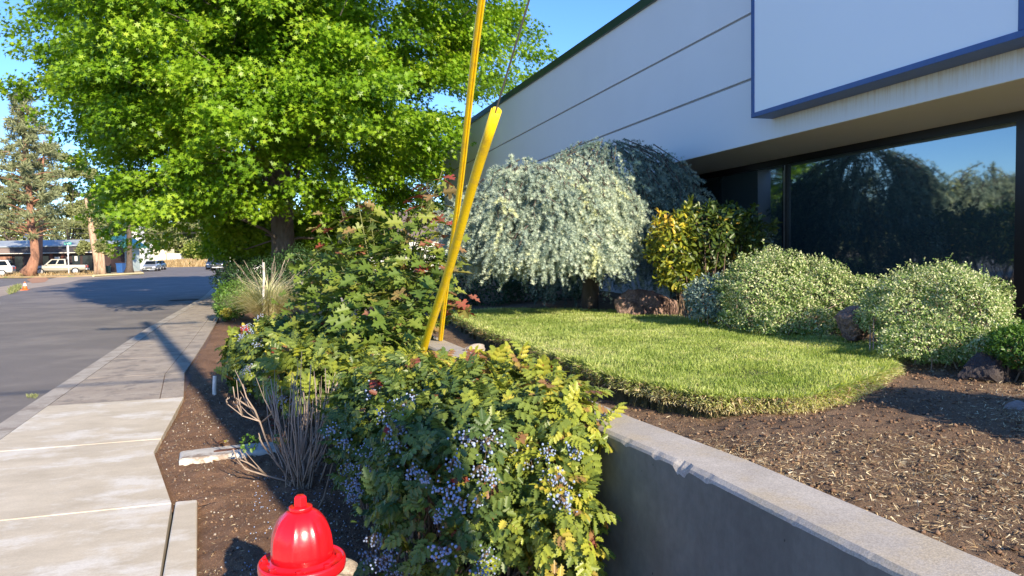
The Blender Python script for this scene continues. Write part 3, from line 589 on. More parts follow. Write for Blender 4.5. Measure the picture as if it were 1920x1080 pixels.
# ------------------------------------------------------------ small things in the bed
M['block_paint'] = surf('weathered_white_paint', (.42, .39, .34), (.60, .57, .51), 9, .8, 60, .4, .004, (.28, .22, .17), 7)
pb = thing('parking_block', 'flat white weathered concrete parking block with rusty slot lying in the bed', 'parking block', (-.55, 6.8, 0))
b = MB(); b.cur = 0
prof = [(-.17, -.05), (-.165, .028), (-.14, .042), (.14, .042), (.165, .028), (.17, -.05)]; vs = []
st = [(-.40, .80), (-.37, 1), (-.25, 1), (-.249, 1), (.12, 1), (.121, 1), (.36, 1), (.40, .75)]
for xx, s_ in st: vs += [(xx, y*(1 if abs(xx) < .36 else .9), z*s_) for y, z in prof]
b.add(vs, [(i*6+k, i*6+k+1, i*6+7+k, i*6+6+k) for i in range(len(st)-1) for k in range(5)]+[(5, 4, 3, 2, 1, 0), tuple(range((len(st)-1)*6, len(st)*6))])
b.build('block_body', M['block_paint'], pb, bevel=.012)
M['rust'] = surf('rust', (.10, .04, .02), (.2, .09, .05), 20, .9)
b = MB(); b.prism([(-.13, -.028), (-.10, -.04), (.05, -.03), (.12, -.012), (.13, .02), (.04, .035), (-.10, .03), (-.13, .01)], .03, .0445); b.build('anchor_slot', M['rust'], pb)
pb.rotation_euler = (0, 0, R(6))
M['pvc'] = surf('white_pvc', (.62, .60, .55), (.72, .70, .66), 9, .5, 0, 0)
tag(MB().tube([(-.94, 9.72, -.05), (-.94, 9.73, .1), (-.93, 9.74, .25)], .024, 12).build('marker_stake', M['pvc']), 'short white plastic pipe stub standing in the bed soil', 'stake')
tag(MB().tube([at(493, 572, 17.5), at(495, 520, 17.5), at(494, 492, 17.5)], .028, 8).build('marker_post', M['block_paint']), 'slim pale post standing in the fountain grass', 'post')

def rock(name, lab, c, r, mat, seed, sub=4, rough=.28):
    import bmesh
    bm = bmesh.new(); bmesh.ops.create_icosphere(bm, subdivisions=sub, radius=1); rg = np.random.default_rng(seed)
    pl = [(unit(rg.normal(size=3)), rg.uniform(.55, .9)) for _ in range(11)]
    for v_ in bm.verts:
        p = np.array(v_.co)
        for nrm, dd in pl:
            e = p@nrm-dd
            if e > 0: p = p-nrm*e*.92
        d_ = p/np.linalg.norm(p); p = p*(1+rough*.25*(math.sin(d_[0]*13+seed)*math.sin(d_[1]*11)*math.sin(d_[2]*12+1))+rg.normal()*.012)
        v_.co = p*np.array(r)
    me = bpy.data.meshes.new(name); bm.to_mesh(me); bm.free(); me.materials.append(mat)
    o = bpy.data.objects.new(name, me); COL.objects.link(o); o.location = c; return tag(o, lab, 'rock')
rock('boulder', 'wide brown boulder in shade beneath the blue cedar', at(1212, 578, 9.8), (.46, .30, .30), M['rock'], 3)
r_ = rock('boulder', 'upright reddish brown boulder between the two variegated shrubs', at(1603, 610, 6.55), (.20, .18, .17), M['rock'], 8)
r_.rotation_euler = (0, 0, .5)
rock('boulder', 'small pale tan lava rock at the right edge of the yard', at(1928, 783, 4.05), (.14, .13, .10), M['rock_tan'], 14)
rock('boulder', 'dark rock under the clipped green bush at the right', at(1850, 695, 4.95), (.22, .15, .13), M['rock_dark'], 19)
rock('boulder', 'small grey stone behind the hedge by the foot of the yellow guard', at(893, 655, 6.3), (.10, .06, .05), M['conc_old'], 23, 3)
rock('boulder', 'rough grey stone on the ground right of the fire hydrant', at(638, 1065, 3.5), (.11, .10, .05), M['conc_old'], 27, 3)
for k, (x_, y_) in enumerate(((745, 560), (352, 822), (447, 868))): pass
# ------------------------------------------------------------ big street tree
g = np.random.default_rng(77)
TC = np.array([-.3, 29.0, 10.8]); TR = np.array([7.7, 8.2, 9.4])
tree = thing('shade_tree', 'huge bright green shade tree spreading over the pavement and street', 'tree', (-.3, 29, 0)); to = (-.3, 29, 0)
n = 2700
d = rdir(g, n*2); d = d[d[:, 2] > -.93][:n]; n = len(d)
f = .50+.53*g.random(n)**.45
az = np.arctan2(d[:, 1], d[:, 0])
lump = 1+.07*np.sin(az*5+d[:, 2]*4)+.06*np.sin(az*11+d[:, 2]*9+1)+.05*g.normal(size=n)
nb_ = 360; bi = g.integers(0, nb_, n); bd_ = d[:nb_]; bf_ = .70+.30*g.random(nb_)**.7; d = bd_[bi]; f = bf_[bi]; lump = lump[:nb_][bi]; az = 0
hz = np.sign(d)*np.abs(d)**.92
CP = TC+hz*TR*(f*lump)[:, None]
oo = unit(CP-TC+np.array([0, 0, 4.0])); ho = unit(oo*np.array([1, 1, .15])); hs_ = unit(np.cross(ho, [0, 0, 1.0])); rr_ = g.normal(size=(n, 3)); CP = CP+ho*(rr_[:, :1]*.85)+hs_*(rr_[:, 1:2]*.75)+np.array([0, 0, 1.0])*(rr_[:, 2:3]*.27-.16*rr_[:, :1]**2-.12*rr_[:, 1:2]**2)
fi = rdir(g, 420); CP = np.concatenate([CP, TC-np.array([0, 0, 1])+fi*TR*(.15+.35*g.random((420, 1)))])
extra = [((30, 50), 27), ((60, 25), 26), ((12, 158), 26.5), ((45, 160), 26.5), ((80, 150), 26), ((110, 165), 26), ((95, 215), 26), ((130, 245), 26.5), ((60, 90), 25.5), ((100, 110), 25), ((150, 300), 26), ((165, 350), 26), ((180, 400), 26), ((160, 120), 24), ((130, 190), 25), ((215, 430), 25), ((250, 450), 25), ((1000, 95), 29), ((985, 140), 29), ((1010, 105), 29.5), ((960, 60), 29), ((940, 110), 28), ((930, 160), 28), ((955, 25), 28), ((910, 40), 27), ((890, 180), 28), ((970, 90), 28.5), ((300, 455), 26), ((340, 425), 25), ((820, 330), 27), ((790, 380), 27), ((760, 400), 27), ((700, 370), 25), ((650, 350), 24), ((600, 340), 23), ((540, 345), 23), ((240, 330), 22), ((740, 330), 25), ((780, 300), 26)]
def pixn(P): q = (P-CAM)@MC; return 960+F*q[:, 0]/-q[:, 2], 540-F*q[:, 1]/-q[:, 2]
qx, qy = pixn(CP); CP = CP[(qx > np.interp(qy, [0, 150, 220, 300, 420], [90, 110, 165, 195, 225])) & (qy < np.interp(qx, [150, 250, 320, 400, 450, 480, 640, 700, 760, 860], [390, 425, 405, 385, 385, 390, 390, 385, 375, 340]))]
extra += [((x_, y_), dd+6) for x_, y_, dd in ((455, 455, 30), (480, 462, 29), (500, 468, 30), (520, 450, 27), (530, 470, 31), (555, 460, 28), (580, 465, 30), (600, 455, 27), (425, 452, 29), (455, 440, 30), (490, 455, 31), (525, 440, 31), (565, 450, 32), (605, 445, 31), (650, 465, 31), (680, 455, 31), (620, 462, 30), (645, 450, 29), (560, 440, 26), (500, 445, 27), (470, 440, 28), (610, 440, 26), (640, 430, 27), (670, 440, 30), (700, 430, 29), (540, 430, 28), (580, 430, 28))]
CP = np.concatenate([CP, np.array([at(a[0], a[1], dd) for a, dd in extra])])
CP = np.concatenate([CP, np.array([at(g.uniform(400, 730), g.uniform(400, 470), g.uniform(29, 37)) for _ in range(210)])])
def okc(p): return ~((p[:, 0] > 4.9) & (p[:, 1] < 31.8) & (p[:, 2] < RT(29)+1.0)) & (p[:, 2] > 1.9) & ~((p[:, 0] > 7.2) & (p[:, 2] < 7.8)) & (p[:, 1] > 17.5)
CP = CP[okc(CP)]
TCt = TC-np.array([0, 0, 4.0])
PL = []; TL = []; NL = []; RL = []
for c in CP:
    out = c-TCt; hd = unit(out*np.array([1, 1, .25])); r0 = g.uniform(.7, 1.3)
    k = int(g.uniform(150, 220)*r0**1.5)
    # spray: twigs fanning outward, leaves along them
    tw = 9; ang = g.normal(size=tw)*.75
    side = unit(np.cross(hd, [0, 0, 1.0])); upv = np.cross(side, hd)
    ti = g.integers(0, tw, k); t = g.random(k)**.7*r0*1.25-.25*r0
    a = ang[ti]; dirs = hd*np.cos(a)[:, None]+side*np.sin(a)[:, None]
    p = c-hd*r0*.35+dirs*t[:, None]+upv*(g.normal(size=k)*.13+.10*np.sin(ti*2.1)*r0)[:, None]+np.array([0, 0, -.14])*(np.maximum(t, 0)**2)[:, None]+g.normal(size=(k, 3))*.09
    PL.append(p); TL.append(dirs*.7+rdir(g, k)*.7+np.array([0, 0, -.35])); NL.append(np.array([0, 0, .8])+rdir(g, k)*.75+hd*.6); RL.append(.45+.13*g.normal()+g.normal(size=k)*.15)
P = np.concatenate(PL); T = np.concatenate(TL); Nn = np.concatenate(NL); RR = np.concatenate(RL)
ok = ~((P[:, 0] > 5.7) & (P[:, 1] < 31.4) & (P[:, 2] < RT(29)+.15)); P, T, Nn, RR = P[ok], T[ok], Nn[ok], RR[ok]
print('tree leaves', len(P))
scatter('crown', STAR, P, T, Nn, .115+.08*g.random(len(P)), RR, M['oak_tree_leaf'], tree, to)
b = MB(); b.smc = True
b.tube([(-.3, 29, -.2), (-.3, 29, .3), (-.25, 29, 2), (-.3, 29.1, 5), (-.2, 29, 9), (-.3, 28.9, 14), (-.3, 29, 18)], [.62, .48, .42, .36, .26, .16, .05], 14)
sel = g.choice(len(CP), 50, replace=False)
for i_ in sel:
    c = CP[i_]; hd = np.hypot(c[0]+.3, c[1]-29); z0 = np.clip(c[2]-hd*.45, 2.2, 15); s0 = np.array([-.3, 29, z0]); mid = s0*.45+c*.55+np.array([g.normal()*.4, g.normal()*.4, .5+g.normal()*.3]); r0 = .02+.006*hd*(.5+g.random())
    pts = [s0, s0*.75+mid*.25+np.array([0, 0, .15]), mid, mid*.4+c*.6+np.array([0, 0, .1]), c]
    b.tube(pts, [r0, r0*.8, r0*.55, r0*.32, .012], 6, False)
for c in CP[g.choice(len(CP), 700)]:
    q = c+(TCt-c)*.22+g.normal(size=3)*.4; b.tube([q, (q+c)/2+g.normal(size=3)*.12, c], [.018, .012, .005], 4, False)
b.build('trunk', M['bark_oak'], tree, to)

# ------------------------------------------------------------ generic far trees
def bgtree(name, lab, cat, base, crown, nl, size, leaf, bark, tr=(.3, 4), nc=60, seed=1, lean=0, cl=.9, grp=None, branches=16, holes=.9):
    g = np.random.default_rng(seed); base = np.array(base, float)
    t = thing(name, lab, cat, base, 0, grp)
    E = [(base+np.array(c), r) for c, r in crown]
    C_, N_ = ell_sample(g, E, nc, .35, .12, seed=seed, power=.6)
    k = g.integers(0, len(C_), nl); sc = (cl*(.6+.8*g.random(len(C_))))[k]
    P = C_[k]+rdir(g, nl)*(g.random(nl)**.4*sc)[:, None]*np.array([1, 1, .7])
    P = P[P[:, 2] > base[2]+.1]; m_ = len(P); k = k[:m_]
    scatter('crown', QUAD, P, rdir(g, m_)+np.array([0, 0, -.3]), rdir(g, m_)+np.array([0, -.2, .7]), size*(.6+.8*g.random(m_)), .5+.2*g.normal(size=m_)+.12*np.sin(k[:m_]*1.7), leaf, t, base)
    b = MB(); b.smc = True; top = base+np.array([lean, 0, tr[1]])
    b.tube([base-np.array([0, 0, .2]), base*.6+top*.4, top], [tr[0], tr[0]*.75, tr[0]*.35], 9)
    for i in range(branches):
        c = C_[g.integers(0, len(C_))]; s_ = base+(top-base)*g.uniform(.35, 1); b.tube([s_, (s_+c)/2+g.normal(size=3)*.25, c], [tr[0]*.28, tr[0]*.16, .02], 5, False)
    b.build('trunk', bark, t, base); return t
def gnd(px, d): p = at(px, 484, d); return (p[0], p[1], -.1)
def zpx(y, d, px=300): return float(at(px, y, d)[2])
def wpx(w_, d): return w_*d/F
def crown_px(px, d, blobs):
    b0 = np.array(gnd(px, d)); out = []
    for x_, y_, rx, rz in blobs: out.append((at(x_, y_, d)-b0, (wpx(rx, d), wpx(rx, d)*.8, wpx(rz, d))))
    return out
far = [('far_tree', 'olive green tree rising behind the low dark shop at the far left', 20, 118, [(-30, 380, 60, 75), (20, 400, 45, 60), (40, 330, 30, 45)], 'olive', 14000, 3),
       ('far_tree', 'olive green tree between the tall pine and the big shade tree', 130, 112, [(115, 320, 42, 60), (150, 360, 60, 70), (110, 410, 70, 40), (175, 420, 50, 40)], 'olive', 20000, 4),
       ('far_tree', 'dark green tree behind the teal roof', 215, 135, [(200, 400, 50, 50), (235, 370, 40, 50)], 'far_dark', 8000, 5),
       ('far_tree', 'tall olive tree beyond the cream building', 345, 200, [(330, 440, 50, 42), (385, 430, 50, 48), (290, 445, 45, 32)], 'olive', 18000, 6),
       ('far_tree', 'lime green round tree behind the dry grass mound', 378, 165, [(372, 472, 26, 18), (392, 478, 18, 14)], 'limegreen', 5000, 7),
       ('far_tree', 'dark tree behind the stop sign', 450, 150, [(455, 465, 38, 32), (500, 460, 35, 30)], 'far_dark', 7000, 8),
       ('far_tree', 'mid green tree behind the beige house', 545, 120, [(540, 450, 45, 40), (600, 440, 50, 50)], 'far_dark', 7000, 9),
       ('far_tree', 'dark green tree beyond the parking lot', 690, 75, [(680, 400, 70, 50), (760, 400, 60, 55)], 'far_dark', 8000, 10),
       ('far_tree', 'tall tree beyond the far end of the office building', 800, 70, [(800, 340, 60, 70), (830, 420, 50, 50)], 'far_dark', 8000, 11)]
for nm, lab, px_, d_, bl, mt, nl, sd in far:
    bgtree(nm, lab, 'tree', gnd(px_, d_), crown_px(px_, d_, bl), nl, .0028*d_, M[mt], M['bark'], (wpx(4, d_), 5), 70, sd, cl=wpx(11, d_), grp='trees in the far distance')
g = np.random.default_rng(99); n = 90000; cx_ = g.integers(0, 130, n); tx = np.linspace(-230, 130, 130)[cx_]; th = (10.5+6*vnoise(tx, tx*0, .09, 71)+2*g.random(130)[cx_]); hh = g.random(n)**.7
P = np.stack([tx+g.normal(size=n)*1.6, 225+12*vnoise(tx, tx*0, .2, 72)+g.normal(size=n)*2.0-.12*tx, -.5+th*hh], -1)
tag(scatter('distant_trees', QUAD, P, rdir(g, n), rdir(g, n)+np.array([0, -.4, .6]), .5+.5*g.random(n), .5+.2*g.normal(size=n)+.3*(vnoise(tx, tx*0, .3, 73)-.5), M['olive']), 'distant belt of olive green trees closing the horizon beyond the street', 'trees', kind='stuff')
# conifer with drooping layers
def spruce(px_, d_, ytop, w_, lab, sd):
    g = np.random.default_rng(sd); b0 = np.array(gnd(px_, d_)); H = at(px_, ytop, d_)[2]-b0[2]; t = thing('spruce_tree', lab, 'tree', b0)
    n = 5000; h = g.random(n)**1.2; r = (1-h)*w_*(.25+.75*g.random(n)); a = g.random(n)*6.28; lay = np.round(h*14)/14
    P = b0+np.stack([r*np.cos(a), r*np.sin(a), .3+lay*H*.97-r*.25+g.normal(size=n)*.08], -1)
    scatter('crown', QUAD, P, np.stack([np.cos(a), np.sin(a), -.4+0*a], -1), rdir(g, n)*.4+np.array([0, 0, 1]), .35*(.6+g.random(n)), .5+.25*g.normal(size=n), M['far_dark'], t, b0)
    MB().tube([b0, b0+np.array([0, 0, H])], [.2, .03], 8).build('trunk', M['bark'], t, b0)
spruce(433, 135, 455, 3.2, 'layered dark spruce behind the stop sign', 12)

# ponderosa pine
def pine(path, rad, yr, wid, npuff, lab, sd, d_):
    g = np.random.default_rng(sd); pts = [at(x_, y_, d_) for x_, y_ in path]; base = pts[0].copy(); t = thing('pine_tree', lab, 'tree', base)
    b = MB(); b.smc = True; b.tube(pts, rad, 12)
    PP = []; TT = []
    for i in range(npuff):
        y_ = yr[0]+(yr[1]-yr[0])*g.random()**.8; f_ = (y_-yr[0])/(yr[1]-yr[0]); k = 0
        ys_ = [p_[1] for p_ in path]; xs_ = [p_[0] for p_ in path]; xc = np.interp(-y_, [-v for v in ys_], xs_)
        wr = np.interp(f_, [0, .3, .7, 1], wid); a = g.random()*6.28; rr = wpx(wr, d_)*g.random()**.6
        c0 = at(xc, y_, d_); c = c0+np.array([math.cos(a)*rr, math.sin(a)*rr, g.normal()*.3+.15*rr])
        if g.random() < .5: b.tube([c0-np.array([0, 0, .15*rr]), (c0+c)/2, c], [.07, .05, .02], 4, False)
        m_ = int(75*g.uniform(.6, 1.3)); s_ = g.uniform(.45, .85); dd = rdir(g, m_); PP.append(c+dd*s_*.5*g.random((m_, 1))*np.array([1.3, 1.3, .7])); TT.append(dd+np.array([0, 0, .2]))
    P = np.concatenate(PP); T = np.concatenate(TT); m_ = len(P)
    tm = ((np.array(BLADE[0])*np.array([.22, 1, 1])).tolist(), BLADE[1])
    scatter('crown', tm, P, T, rdir(g, m_), .30+.3*g.random(m_), .5+.22*g.normal(size=m_), M['pine'], t, base)
    b.build('trunk', M['pine_bark'], t, base)
pine([(52, 514), (60, 500), (66, 480), (64, 455), (58, 420), (55, 370), (50, 300), (44, 230), (38, 155)], [.85, .55, .42, .40, .36, .32, .26, .18, .05], (160, 440), [8, 42, 66, 66], 250, 'tall ponderosa pine with orange bark and curved trunk', 31, 79)
pine([(75, 500), (75, 470), (78, 400), (80, 330), (82, 262)], [.3, .28, .22, .16, .05], (250, 400), [6, 30, 40, 35], 70, 'thinner pine behind the tall ponderosa', 32, 92)
# weathered double stump tree with a little foliage
sb = gnd(182, 82); st_ = thing('snag_tree', 'pale weathered split tree trunk with sparse foliage on the verge', 'tree', sb)
b = MB(); b.smc = True
b.tube([at(x_, y_, 82) for x_, y_ in ((186, 514), (183, 495), (179, 470), (173, 440), (168, 408), (160, 370))], [.55, .38, .36, .33, .26, .12], 10)
b.tube([at(x_, y_, 81.8) for x_, y_ in ((190, 514), (190, 495), (190, 478), (187, 472))], [.5, .38, .3, .12], 10)
b.tube([at(x_, y_, 82.3) for x_, y_ in ((188, 480), (190, 450), (193, 430))], [.12, .09, .04], 6)
b.build('trunk', M['snag_bark'], st_, sb)
gg = np.random.default_rng(5); PP = []
for x_, y_, rr, m_ in ((158, 462, 11, 500), (190, 462, 14, 700), (205, 470, 10, 400), (170, 400, 22, 500), (205, 415, 20, 500), (150, 470, 8, 250)): PP.append(at(x_, y_, 82)+rdir(gg, m_)*wpx(rr, 82)*gg.random((m_, 1))**.5)
P = np.concatenate(PP); scatter('crown', QUAD, P, rdir(gg, len(P)), rdir(gg, len(P)), .16+.14*gg.random(len(P)), .5+.2*gg.normal(size=len(P)), M['olive'], st_, sb)
b0 = gnd(242, 88); t_ = thing('dark_trunk_tree', 'straight dark brown trunk beside the blue recycling cart', 'tree', b0)
b = MB(); b.smc = True; b.tube([at(x_, y_, 88) for x_, y_ in ((242, 512), (243, 500), (243, 470), (242, 430), (242, 340))], [.6, .36, .3, .28, .15], 10); b.build('trunk', M['bark'], t_, b0)
P = np.concatenate([at(x_, y_, 88)+rdir(gg, 500)*wpx(20, 88)*gg.random((500, 1))**.5 for x_, y_ in ((242, 400), (225, 370), (260, 370), (240, 340))]); scatter('crown', QUAD, P, rdir(gg, len(P)), rdir(gg, len(P)), .2+.14*gg.random(len(P)), .5+.2*gg.normal(size=len(P)), M['far_dark'], t_, b0)

# ------------------------------------------------------------ shrubs
def shrub_leaves(nm, E, n, tm, size, mat, parent, org, seed, inner=.72, bumps=.1, up=.15, droop=.2, frnd=None, rndf=None, zmin=.03, out=.7, outT=.4, kfun=None, power=1.0, extra=None):
    g = np.random.default_rng(seed); P, Nn = ell_sample(g, E, n, inner, bumps, up, seed, zmin, power)
    if kfun is not None: k = kfun(P, g); P, Nn = P[k], Nn[k]
    m_ = len(P); T = Nn*outT+rdir(g, m_)*.8+np.array([0, 0, -droop]); NN = Nn*out+rdir(g, m_)*.5+np.array([0, 0, .6])
    if extra is not None: P = np.concatenate([P, extra[0]]); T = np.concatenate([T, extra[1]]); NN = np.concatenate([NN, extra[2]]); Nn = unit(P-P.mean(0)); m_ = len(P)
    r = .45+.2*g.normal(size=m_) if rndf is None else rndf(P, Nn, g)
    return scatter(nm, tm, P, T, NN, size[0]+size[1]*g.random(m_), r, mat, parent, org, frnd=frnd)
def stems(nm, E, n, base, mat, parent, org, seed, r=.006, spread=.15, reach=.95):
    g = np.random.default_rng(seed); b = MB(); P, _ = ell_sample(g, E, n, .6, .05, .6, seed)
    for p in P:
        s_ = np.array([base[0]+(p[0]-base[0])*.45+g.normal()*spread, base[1]+(p[1]-base[1])*.55+g.normal()*spread, base[2]-.03]); q = s_+(p-s_)*reach; m_ = (s_+q)/2+g.normal(size=3)*.03+np.array([0, 0, .05])
        b.tube([s_, s_*.7+m_*.3+g.normal(size=3)*.01, m_, q], [r*1.3, r*1.1, r*.8, r*.4], 5, False)
    return b.build(nm, mat, parent, org)
CT, CF = compound(3, .40)
HL = leaf_t(HOLLY, .3, .2)
# berry cluster meshes shared between copies
import bmesh
def berry_mesh(seed, mat):
    g = np.random.default_rng(seed); bm = bmesh.new(); n = int(g.integers(18, 36))
    for i in range(n):
        c = Vector((g.normal()*.022, g.normal()*.022, -.03+g.normal()*.018)); s = g.uniform(.0036, .0054)
        pv_ = [bm.verts.new((.0007*math.cos(q_), .0007*math.sin(q_), -.008)) for q_ in (0, 2.1, 4.2)]+[bm.verts.new((c.x+.0004*math.cos(q_), c.y+.0004*math.sin(q_), c.z)) for q_ in (0, 2.1, 4.2)]
        for q_ in range(3): bm.faces.new((pv_[q_], pv_[(q_+1) % 3], pv_[3+(q_+1) % 3], pv_[3+q_])).material_index = 1
        bmesh.ops.create_icosphere(bm, subdivisions=1, radius=s, matrix=Matrix.Translation(c) @ Matrix.Diagonal((1, 1, 1.15, 1)))
    for f_ in bm.faces: f_.smooth = True
    me = bpy.data.meshes.new('berry_cluster'); bm.to_mesh(me); bm.free(); me.materials.append(mat); me.materials.append(M['red_stem']); return me
BMS = [berry_mesh(i, M['berry'] if i % 3 else M['berry2']) for i in range(8)]
def berries(E, n, parent, org, seed, inner=1.0, zr=(0, 9), filt=None):
    g = np.random.default_rng(seed); E = [(c_, tuple(np.array(r_)*1.07)) for c_, r_ in E]; P, Nn = ell_sample(g, E, n*6, inner, .13, 0, seed, .12); k = 0
    c0 = P[g.integers(0, len(P), max(6, n//3))]       # clusters bunch together
    for p in P[np.argsort(np.min(np.linalg.norm(P[:, None]-c0[None], axis=2), 1)+g.random(len(P))*.16)]:
        if k >= n: break
        if not zr[0] < p[2] < zr[1] or (filt and not filt(p)): continue
        o = bpy.data.objects.new('berry_cluster', BMS[int(g.integers(0, 8))]); COL.objects.link(o); o.parent = parent
        o.location = tuple(p-np.array(org)); o.rotation_euler = (g.normal()*.4, g.normal()*.4, g.random()*6.28); s = g.uniform(1.0, 1.45); o.scale = (s, s, s); k += 1
def mahonia(lab, base, E, n, size, seed, nb, nst=60, yellow=None, zmin=.05, kf=None, bz=(0, 9), hl=0, bf=None):
    t = thing('oregon_grape_shrub', lab, 'shrub', base, 0, 'oregon grape shrubs in the roadside bed')
    def rf(P, Nn, g):
        r = .36+.15*g.normal(size=len(P))+(yellow(P) if yellow else 0); k = g.random(len(P)); r = np.where(k > .975, g.uniform(.88, .975, len(P)), np.minimum(r, .88)); return r
    shrub_leaves('foliage', E, n, (CT[0], CT[1]), size, M['mahonia'], t, base, seed, .70, .13, .2, .15, CF, rf, zmin, kfun=kf)
    if hl: shrub_leaves('foliage', E, hl, HL, (.026, .028), M['mahonia'], t, base, seed+1, .6, .13, .1, .3, None, rf, zmin, kfun=kf)
    stems('stems', E, nst, base, M['stem'], t, base, seed+2)
    berries(E, nb, t, base, seed+3, zr=bz, filt=bf); return t
EA = [((.74, 3.62, .50), (.40, .64, .50)), ((.95, 3.85, .58), (.36, .80, .46)), ((.80, 4.9, .58), (.52, .9, .44)), ((.95, 5.9, .50), (.55, .85, .40)), ((.50, 5.1, .45), (.28, .8, .46)), ((1.12, 3.15, .42), (.17, .34, .42)), (at(965, 745, 4.25), (.34, .5, .21)), (at(1040, 800, 3.6), (.24, .34, .22)), (at(905, 715, 5.2), (.36, .5, .12)), (at(850, 700, 6.0), (.3, .45, .10))]
def ylA(P): return .30*np.clip((P[:, 0]-.75)/.3, 0, 1)+.22*np.clip((P[:, 2]-.75)/.2, 0, 1)*np.clip((P[:, 1]-4.2)/1, 0, 1)
mahonia('large foreground holly-leaved shrub hung with blue berry clusters against the grey wall', (.75, 4.2, 0), EA, 8500, (.07, .065), 101, 99, 260, ylA, kf=lambda P, g: (P[:, 0] < np.array([WX(v) for v in P[:, 1]])-.03+.40*(P[:, 2] > .87)) & (g.random(len(P)) < np.clip(.06+P[:, 2]*1.15, 0, 1)), hl=15000, bf=lambda p: p[1] < 4.6 and p[0] < 1.28 and p[2] < .93)
EB = [((-.10, 9.3, .52), (.50, 1.0, .45)), ((-.42, 9.9, .42), (.40, .8, .36)), ((.25, 8.2, .60), (.5, .9, .38))]
mahonia('rounded holly-leaved shrub with blue berries beside the pavement behind the bare twigs', (-.1, 9.2, 0), EB, 3000, (.11, .07), 111, 40, 50, lambda P: .12+0*P[:, 0], zmin=.12)
EC = [((.25, 6.9, .62), (.42, .7, .26)), ((.62, 6.6, .6), (.4, .6, .28))]
mahonia('low holly-leaved shrub with yellowing tips between the bare twigs and the oak saplings', (.35, 6.8, 0), EC, 1100, (.13, .08), 121, 26, 34, lambda P: .22+0*P[:, 0], zmin=.15)
# red oak saplings
RO = leaf_t(REDOAK, .12, .22); ob = (.85, 7.6, 0)
oak = thing('red_oak_sapling', 'young multi-stemmed red oak with large lobed green and reddish leaves behind the hedge', 'sapling', ob)
g = np.random.default_rng(131); b = MB(); PP = []; TT = []; NN = []; RR = []
tips = [(640, 395, 7.4), (600, 410, 7.6), (690, 385, 7.5), (670, 372, 7.3), (720, 430, 7.3), (830, 318, 7.1), (800, 345, 7.3), (775, 400, 7.0), (750, 440, 7.0), (560, 480, 7.9), (585, 520, 7.9), (610, 470, 7.7), (845, 400, 7.0), (862, 470, 6.9), (815, 430, 7.0), (700, 500, 6.9), (650, 530, 7.0), (760, 520, 6.7), (820, 540, 6.7), (540, 560, 8.0), (600, 590, 7.6), (690, 600, 6.8), (760, 610, 6.6), (860, 560, 6.9), (720, 560, 6.6), (650, 450, 7.5), (620, 560, 7.3), (790, 470, 6.8), (735, 480, 7), (680, 560, 6.7), (640, 500, 7.1), (700, 450, 7.2), (780, 560, 6.6), (745, 585, 6.5), (670, 625, 6.6), (720, 640, 6.4)]
for i, (x_, y_, d_) in enumerate(tips):
    tip = at(x_, y_, d_); s_ = np.array([ob[0]+g.normal()*.12, ob[1]+g.normal()*.15, 0]); mid = s_*.4+tip*.6+np.array([0, 0, .10]); mid[:2] = s_[:2]*.5+tip[:2]*.5
    b.tube([s_, s_*.5+mid*.5, mid, tip], [.014, .011, .007, .003], 6, False)
    tall = y_ < 430; m_ = 22 if tall else 36
    for k in range(m_):
        f_ = g.random()**.6; p = mid+(tip-mid)*f_+g.normal(size=3)*(.035 if tall else .075); a = g.random()*6.28; dd = np.array([math.cos(a), math.sin(a), .15-.5*g.random()]); st = p+dd*.05
        b.tube([p, st], [.0018, .0015], 3, False); PP.append(st); TT.append(dd); NN.append(np.array([0, -.35, .8])+g.normal(size=3)*.4)
        red = (.42*f_ if tall else .06)+(.28 if g.random() < .14 else 0)+(.35 if (i in (5, 13, 23) and f_ > .5) else 0); RR.append(.28+red+g.normal()*.13)
b.build('stems', M['green_stem'], oak, ob)
scatter('foliage', RO, np.array(PP), np.array(TT), np.array(NN), .13+.08*g.random(len(PP)), np.array(RR), M['redoak'], oak, ob)
# bare twiggy shrub
tb_ = (.02, 5.68, 0); tw = thing('bare_shrub', 'leafless grey twiggy shrub with pale branches fanning up behind the hydrant', 'shrub', tb_); g = np.random.default_rng(141)
b = MB(); b.smc = True
def twig(pts, r0, kids=2, lvl=0):
    pts = [np.array(p) for p in pts]; n_ = len(pts); b.tube(pts, [r0*(1-.62*i/(n_-1)) for i in range(n_)], 6, True)
    if lvl < 2:
        for _ in range(kids):
            i = g.integers(1, n_-1) if n_ > 2 else 1; p = pts[i]; dr = unit(pts[-1]-pts[0])+g.normal(size=3)*.32+np.array([0, 0, .25]); L_ = np.linalg.norm(pts[-1]-pts[0])*g.uniform(.25, .5)
            q1 = p+unit(dr)*L_*.5+g.normal(size=3)*.012; twig([p, q1, q1+unit(dr+np.array([0, 0, .3]))*L_*.5], r0*.5, 1, lvl+1)
for i in range(36):
    x_ = g.uniform(498, 655); y_ = g.uniform(680, 750)+abs(x_-570)*.25; d_ = g.uniform(5.2, 6.2); tip = at(x_, y_, d_); s_ = np.array([tb_[0]+g.normal()*.05+(tip[0]-tb_[0])*.12, tb_[1]+g.normal()*.05, -.03]); mid = (s_+tip)/2+np.array([(tip[0]-tb_[0])*.15, 0, -.02])+g.normal(size=3)*.02
    twig([s_, (s_+mid)/2+g.normal(size=3)*.008, mid, (mid+tip)/2+g.normal(size=3)*.015, tip], g.uniform(.005, .0095), 1)
